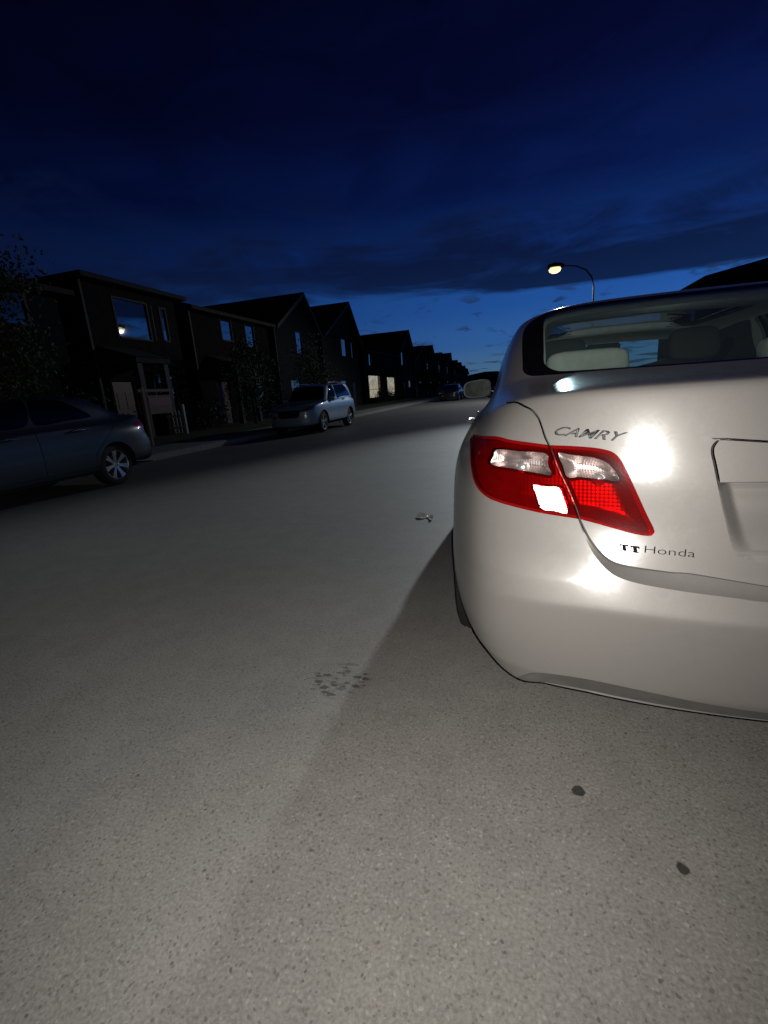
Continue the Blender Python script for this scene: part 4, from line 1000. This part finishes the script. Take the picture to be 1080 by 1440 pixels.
TREAD=w_of(-1.42,.528)
def grassy():
    t=NT('lawn'); P=t.geo(); n_=t.noise(P,1.2,6,.7); f=t.noise(P,60,3)
    c=t.mixc(n_,(.035,.045,.015),(.085,.085,.035)); c=t.mixc(1.0,c,t.n('ShaderNodeMapRange',{0:f,1:.3,2:.7,3:.6,4:1.4}).outputs[0],'MULTIPLY')
    p=t.n('ShaderNodeBsdfPrincipled',{'Base Color':c,'Roughness':.95}); t.set(p,'Normal',t.n('ShaderNodeBump',{'Height':f,'Strength':.8,'Distance':.05})); return t.out(p)
# ------------------------------------------------------------------ ground
XL,XR=-8.05,2.18
GR=grassy()
b=MB(); b.add([(-900,-300,-.06),(900,-300,-.06),(900,1500,-.06),(-900,1500,-.06)],[(0,1,2,3)]); tag(b.build('ground',GR),kind='structure')
b=MB(); b.add([(XL-.02,-60,0),(XR+.02,-60,0),(XR+.02,260,0),(XL-.02,260,0)],[(0,1,2,3)]); tag(b.build('road',asphalt()),kind='structure')
for s,x in ((-1,XL),(1,XR)):
    x2=x+s*.16; b=MB(); b.add([(x,-60,0),(x,-60,.11),(x+s*.03,-60,.135),(x2,-60,.14),(x2,-60,-.05),(x,260,0),(x,260,.11),(x+s*.03,260,.135),(x2,260,.14),(x2,260,-.05)],[(0,1,6,5),(1,2,7,6),(2,3,8,7),(3,4,9,8)])
    tag(b.build('kerb',MAT['concrete'],smooth=True),kind='structure')
    b=MB(); y=-60
    while y<240:
        b.box((x2+s*.002,y,-.05),(x2+s*1.45,y+1.494,.143)); y+=1.5
    tag(b.build('pavement',MAT['concrete']),kind='structure')
    b=MB(); x3=x2+s*1.455; nx,ny=12,90; V=[];FF=[]
    for j in range(ny):
        for i in range(nx): V.append((x3+s*26*(i/(nx-1))**1.6,-60+310*j/(ny-1),.135+.05*(i>0)*random.random()+.012*i))
    for j in range(ny-1):
        for i in range(nx-1): FF.append((j*nx+i,j*nx+i+1,(j+1)*nx+i+1,(j+1)*nx+i))
    b.add(V,FF); tag(b.build('lawn',GR,smooth=True,angle=80),kind='structure')
# far hills
V=[];FF=[];n=90
for i in range(n):
    x=-700+1400*i/(n-1); h=10+5*math.sin(i*.35)+3*math.sin(i*.9+1)+2*random.random()
    V+=[(x,560,-.5),(x,640,h*1.0),(x,900,h*.5)]
for i in range(n-1):
    a=3*i; FF+=[(a,a+3,a+4,a+1),(a+1,a+4,a+5,a+2)]
tag(mesh('hills',V,FF,pbr('hill_scrub',(.03,.035,.03),.95,scale=.05),smooth=True),kind='structure')
# ------------------------------------------------------------------ hero car and others
hero()
LAMP_SED=[(2.5,13.1),(3.2,13.3),(4.2,13.4),(4.7,13.0),(4.5,12.2),(3.8,11.4),(2.8,10.9),(2.3,10.9)]
LAMP_SUV=[(2.5,15.0),(3.2,15.0),(4.4,14.2),(4.6,13.4),(4.0,12.4),(2.8,12.0),(2.3,12.4)]
far_car('parked_car','dark navy sedan parked across the road, nose cut off by the frame edge, bright spoked wheel','',(0.94,.95,.985),MAT['navy'],(-7.03,7.08,0),math.pi,4.81*.95,.325,7,True,LAMP_SED,'cars parked across the road') if False else None
far_car('parked_car','dark navy sedan parked across the road beside the wooden sale sign, bright spoked wheel',rows_sedan(),(.94,.95,.985),MAT['navy'],(-7.03,7.08,0),math.pi,4.81*.95,.325,7,True,LAMP_SED,'cars parked across the road')
far_car('parked_suv','silver blue compact SUV parked facing the camera across the road, roof rails, dark windows',rows_suv(),(.955,.985,.96),MAT['silver'],(-7.03,18.3,0),math.pi,4.50,.345,5,True,LAMP_SUV,'cars parked across the road',suv=True)
far_car('parked_car','small black car parked far up the street, half hidden behind the beige car\'s door mirror',rows_sedan(),(.94,.95,.985),MAT['black_paint'],(-5.6,45.5,0),math.pi,4.81*.95,.32,7,False,LAMP_SED,'cars parked across the road')
# ------------------------------------------------------------------ street lamp, lit
LX,LY,LZ=2.25,32.7,7.6
sl=thing('street_lamp','tall grey street lamp with curved arm, its lit head shining over the road','street lamp',(4.46,LY,.14))
b=MB(); b.tube([(0,0,0),(0,0,.5),(0,0,6.3)],[.10,.085,.055],14); b.lathe([(.16,0),(.16,.10),(.11,.16),(.10,.22)],16); b.build('pole',MAT['pole'],sl,True)
arm=[(0,0,6.2),(-.12,0,6.75),(-.45,0,7.18),(-1.0,0,7.45),(-1.75,0,7.58)]
b=MB(); b.tube(arm,[.05,.045,.042,.04,.038],12); b.build('arm',MAT['pole'],sl,True)
b=MB(); b.tube([(-1.65,0,7.585),(-1.80,0,7.60),(-2.2,0,7.60),(-2.55,0,7.56),(-2.62,0,7.54)],[.05,.15,.22,.18,.05],14); hd=b.build('lamp_head',MAT['pole'],sl,True)
b=MB(); b.lathe([(.001,-.30),(.12,-.28),(.24,-.20),(.29,-.07),(.28,.02)],24,Matrix.Translation((-2.2,0,7.50))@Matrix.Diagonal((1.25,1,1,1)))
t=NT('lamp_glow'); b.build('lamp_lens',t.out(t.n('ShaderNodeMixShader',{0:.5,1:t.n('ShaderNodeBsdfTransparent'),2:t.n('ShaderNodeEmission',{'Color':(1,.83,.42),'Strength':2.5})})),hd,True)
def spot(name,loc,target,power,size,blend,col,rad):
    L=bpy.data.lights.new(name,'SPOT'); L.energy=power; L.spot_size=R(size); L.spot_blend=blend; L.color=col; L.shadow_soft_size=rad
    o=bpy.data.objects.new(name,L); C.objects.link(o); o.location=loc; o.rotation_euler=(Vector(target)-Vector(loc)).to_track_quat('-Z','Y').to_euler(); return o
spot('street_lamp_pool',(LX,LY,LZ-.22),(LX-1,LY-2,0),POOL,165,.35,(.92,.97,1.0),.05)
spot('street_lamp_throw',(LX,LY,LZ-.22),(-1.2,2.2,.1),THROW,22,1.0,(.86,.95,1.0),.20)
# the phone's own flash, beside the lens
fl=Vector((0,0,CAM_H))+rt*.014+up*.010+fwd*.004
spot('phone_flash',fl,fl+fwd-rt*.06-up*.06,FLASH,148,1.0,(1,.965,.915),.004)
# ------------------------------------------------------------------ houses
HX=-14.0
def W(y,z,w,h,lit=0,mull=(),extra=None): return (y,z,w,h,lit,mull,extra)
house('two-storey house with a hipped roof and a wide upstairs window reflecting the street lamp',HX,1,13.7,18.3,5.75,16,6.5,10,[W(15.8,4.5,1.75,1.45,0,(.62,)),W(17.5,4.5,.42,1.35),W(16.9,1.75,1.3,1.5,0,(.5,))],SID[0],ROOF[0],door=(14.7,),hip=True,porch=(13.9,15.6))
house('dark house behind the leafy street tree at the left frame edge',HX,1,3.2,12.7,5.05,8,6.1,10,[W(11.1,4.45,1.1,1.3,0,(.5,)),W(8.6,4.45,1.1,1.3,0,(.5,)),W(10.6,1.7,1.5,1.4,0,(.5,))],SID[2],ROOF[1],door=(6.5,),hip=True)
house('two-storey house with a white blind drawn upstairs beside a bare bluish window',HX,1,19.2,26.2,5.5,23.0,6.6,10,[W(22.0,4.85,1.0,1.3,0,(),'blind'),W(24.2,4.65,.95,1.3,0,(.5,)),W(24.4,1.8,1.3,1.4,0,(.5,))],SID[1],ROOF[1],door=(21.0,),hip=True,porch=(20,22))
house('gabled house with a single narrow upstairs window, behind the front of the silver SUV',HX,1,27.0,33.4,5.6,31.0,7.9,11,[W(30.4,4.75,1.0,1.5,0,(.5,)),W(29.2,1.7,1.5,1.4,0,(.5,))],SID[2],ROOF[0],door=(32.2,))
house('gabled house with pale gable and paired upstairs window, behind the rear of the SUV',HX,1,34.4,43.0,5.7,40.2,8.7,11,[W(39.2,5.05,1.3,1.5,0,(.5,)),W(41.3,5.0,.6,1.5),W(38.4,1.7,1.6,1.4,0,(.5,))],SID[3],ROOF[1],door=(41.2,))
house('low dark house with two tall lamplit ground-floor windows',HX,1,44.5,57.5,5.3,51.0,6.6,11,[W(47.7,1.80,4.4,2.3,1,(.36,.66)),W(54.5,1.75,3.9,2.2,1,(.45,)),W(46.5,4.4,.9,1.2,0)],SID[1],ROOF[0],hip=True)
house('gabled house with one thin bluish upstairs window, just past the lamplit one',HX,1,58.3,67.0,5.9,63.8,8.8,12,[W(60.8,5.35,1.2,2.1,0,(.5,)),W(64.5,1.8,1.5,1.4)],SID[2],ROOF[1],door=(61.5,))
ys=[(68,76.5,74,7.6),(77.3,86,82.3,8.25),(87,96,93,7.7),(97,108.5,106.5,8.4),(110,121,118,7.4),(122,134,130,7.4),(135.5,147,144,7.0),(148,160,155,6.6)]
LBL=['gabled house sixth beyond the hipped one, dark and windowless upstairs','gabled house with one bright bluish upstairs window, far along the row','plain dark gabled house in the far half of the row','tall far gabled house whose peak stands above its neighbours','far gabled house with a small lit ground-floor window','small gabled house near the far end of the row','second to last small dark house of the row','last and smallest dark house of the row, below the sky']
for i,((a,b_,pk,pz),lb) in enumerate(zip(ys,LBL)):
    wn=[W((a+b_)/2,1.8,1.4,1.4,0)]
    if i==1: wn.append(W(79,5.4,1.5,2.2,0))
    elif i: wn.append(W((a+b_)/2,4.8,1.2,1.4,0))
    house(lb,HX-(.0 if i<5 else .4*(i-4)),1,a,b_,5.5 if pz>7.5 else 5.0,pk,pz,12,wn,SID[i%4],ROOF[i%2],door=(a+1.5,))
house('dark house on the right side, its low roof showing just above the beige car',11.7,-1,36,47,6.7,41.5,8.2,12,[W(39,4.6,1.3,1.2,0,(.5,)),W(43,1.7,1.4,1.4,0,(.5,))],SID[1],ROOF[1],door=(45,),hip=True,group=None)
# ------------------------------------------------------------------ trees, shrubs, small things
tree('tree','leafy young street tree at the left frame edge, behind the navy sedan','tree',(-11.9,8.1,.15),4.7,1.45,2.5,13000,MAT['leaf'],MAT['bark'],seed=3,group='front-yard trees')
tree('tree','dark bushy front-yard tree between the blind-windowed house and the SUV','tree',(-11.6,19.6,.15),3.6,1.15,2.0,4000,MAT['leaf_dark'],MAT['bark'],.06,seed=5,group='front-yard trees')
tree('tree','tall thin front-yard tree standing before the single-windowed gabled house','tree',(-11.5,26.6,.15),4.4,1.2,2.6,3500,MAT['leaf_dark'],MAT['bark'],.07,seed=8,group='front-yard trees')
tree('tree','small far street tree past the lamplit windows','tree',(-10.8,62,.15),4.6,1.5,2.7,2500,MAT['leaf_dark'],MAT['bark'],.08,seed=9,group='front-yard trees',leaf=.2)
for k,(x,y,h,r,lb) in enumerate([(-12.6,11.0,1.5,.9,'low dark shrub beside the young street tree'),(-12.4,16.9,1.0,.8,'low shrub below the hipped house near the sale sign'),(-12.7,28.0,1.2,.8,'rounded shrub behind the nose of the silver SUV'),(-12.4,45.4,1.1,.8,'low shrub left of the lamplit windows'),(-12.4,51.3,.9,.8,'low shrub between the two lamplit windows')]):
    tree('shrub',lb,'shrub',(x,y,.15),h,r,h*.5,1800,MAT['leaf_dark'],MAT['bark'],.03,seed=20+k,group='front-yard shrubs',leaf=.12)
# sale sign on the lawn
sg=thing('sale_sign','wooden post with a hanging red banded board on the lawn behind the navy sedan','sign',(-9.95,11.05,.14),R(0))
b=MB(); b.box((-.045,-.045,-.05),(.045,.045,1.62)); b.build('post',MAT['wood'],sg,bevel=.006)
b=MB(); b.box((-.035,-.18,1.49),(.035,-.05,1.57)); b.box((-.035,.05,1.49),(.035,1.12,1.57)); b.build('arm',MAT['wood'],sg,bevel=.005)
bd=MB(); bd.box((-.012,.16,.88),(.012,1.08,1.40)); bd=bd.build('board',MAT['wood'],sg)
b=MB(); b.box((.0145,.17,1.10),(.018,1.07,1.32)); b.build('red_band',MAT['red_paint'],bd)
b=MB(); [b.tube([(0,y,1.39),(0,y,1.50)],.008,6) for y in (.3,.94)]; b.build('hanger',MAT['pole'],bd)
# white picket return by the hipped house
fn=thing('picket_fence','short white picket fence panel by the hipped house','fence',(-12.0,15.2,.14))
b=MB(); b.box((-.05,-.05,0),(.05,.05,1.12)); b.build('post',MAT['white_paint'],fn,bevel=.008)
for i in range(4): b=MB(); x=-.16*(i+1)-.05; b.add([(x-.035,-.012,.08),(x+.035,-.012,.08),(x+.035,-.012,.85),(x,-.012,.92),(x-.035,-.012,.85),(x-.035,.012,.08),(x+.035,.012,.08),(x+.035,.012,.85),(x,.012,.92),(x-.035,.012,.85)],[(0,1,2,3,4),(9,8,7,6,5),(0,5,6,1),(1,6,7,2),(2,7,8,3),(3,8,9,4),(4,9,5,0)]); b.build('picket',MAT['white_paint'],fn)
b=MB(); b.box((-.80,.0125,.25),(-.052,.04,.33)); b.box((-.80,.0125,.68),(-.052,.04,.76)); b.build('rail',MAT['white_paint'],fn)
# crumpled wrapper on the road
wx,wy=w_of(-1.432,2.992); V=[];FF=[];r_=random.Random(4); nx,ny=15,5
for j in range(ny):
    for i in range(nx):
        u_=i/(nx-1); q=j/(ny-1); wd=.055*(.35+.65*abs(math.sin(2.2*u_+.4)))
        V.append((wx-.085+.165*u_+.001*r_.gauss(0,1),wy+.03-.085*u_**3+wd*(q-.5)+.0012*r_.gauss(0,1),.004+.030*q*abs(math.sin(4.2*u_+.3))+.003*abs(r_.gauss(0,1))))
for j in range(ny-1):
    for i in range(nx-1): a=j*nx+i; FF.append((a,a+1,a+nx+1,a+nx))
lo=mesh('litter_wrapper',V,FF,MAT['litter']); tag(lo,'crumpled white wrapper lying on the road beside the beige car','litter')
sm=lo.modifiers.new('thick','SOLIDIFY'); sm.thickness=.002
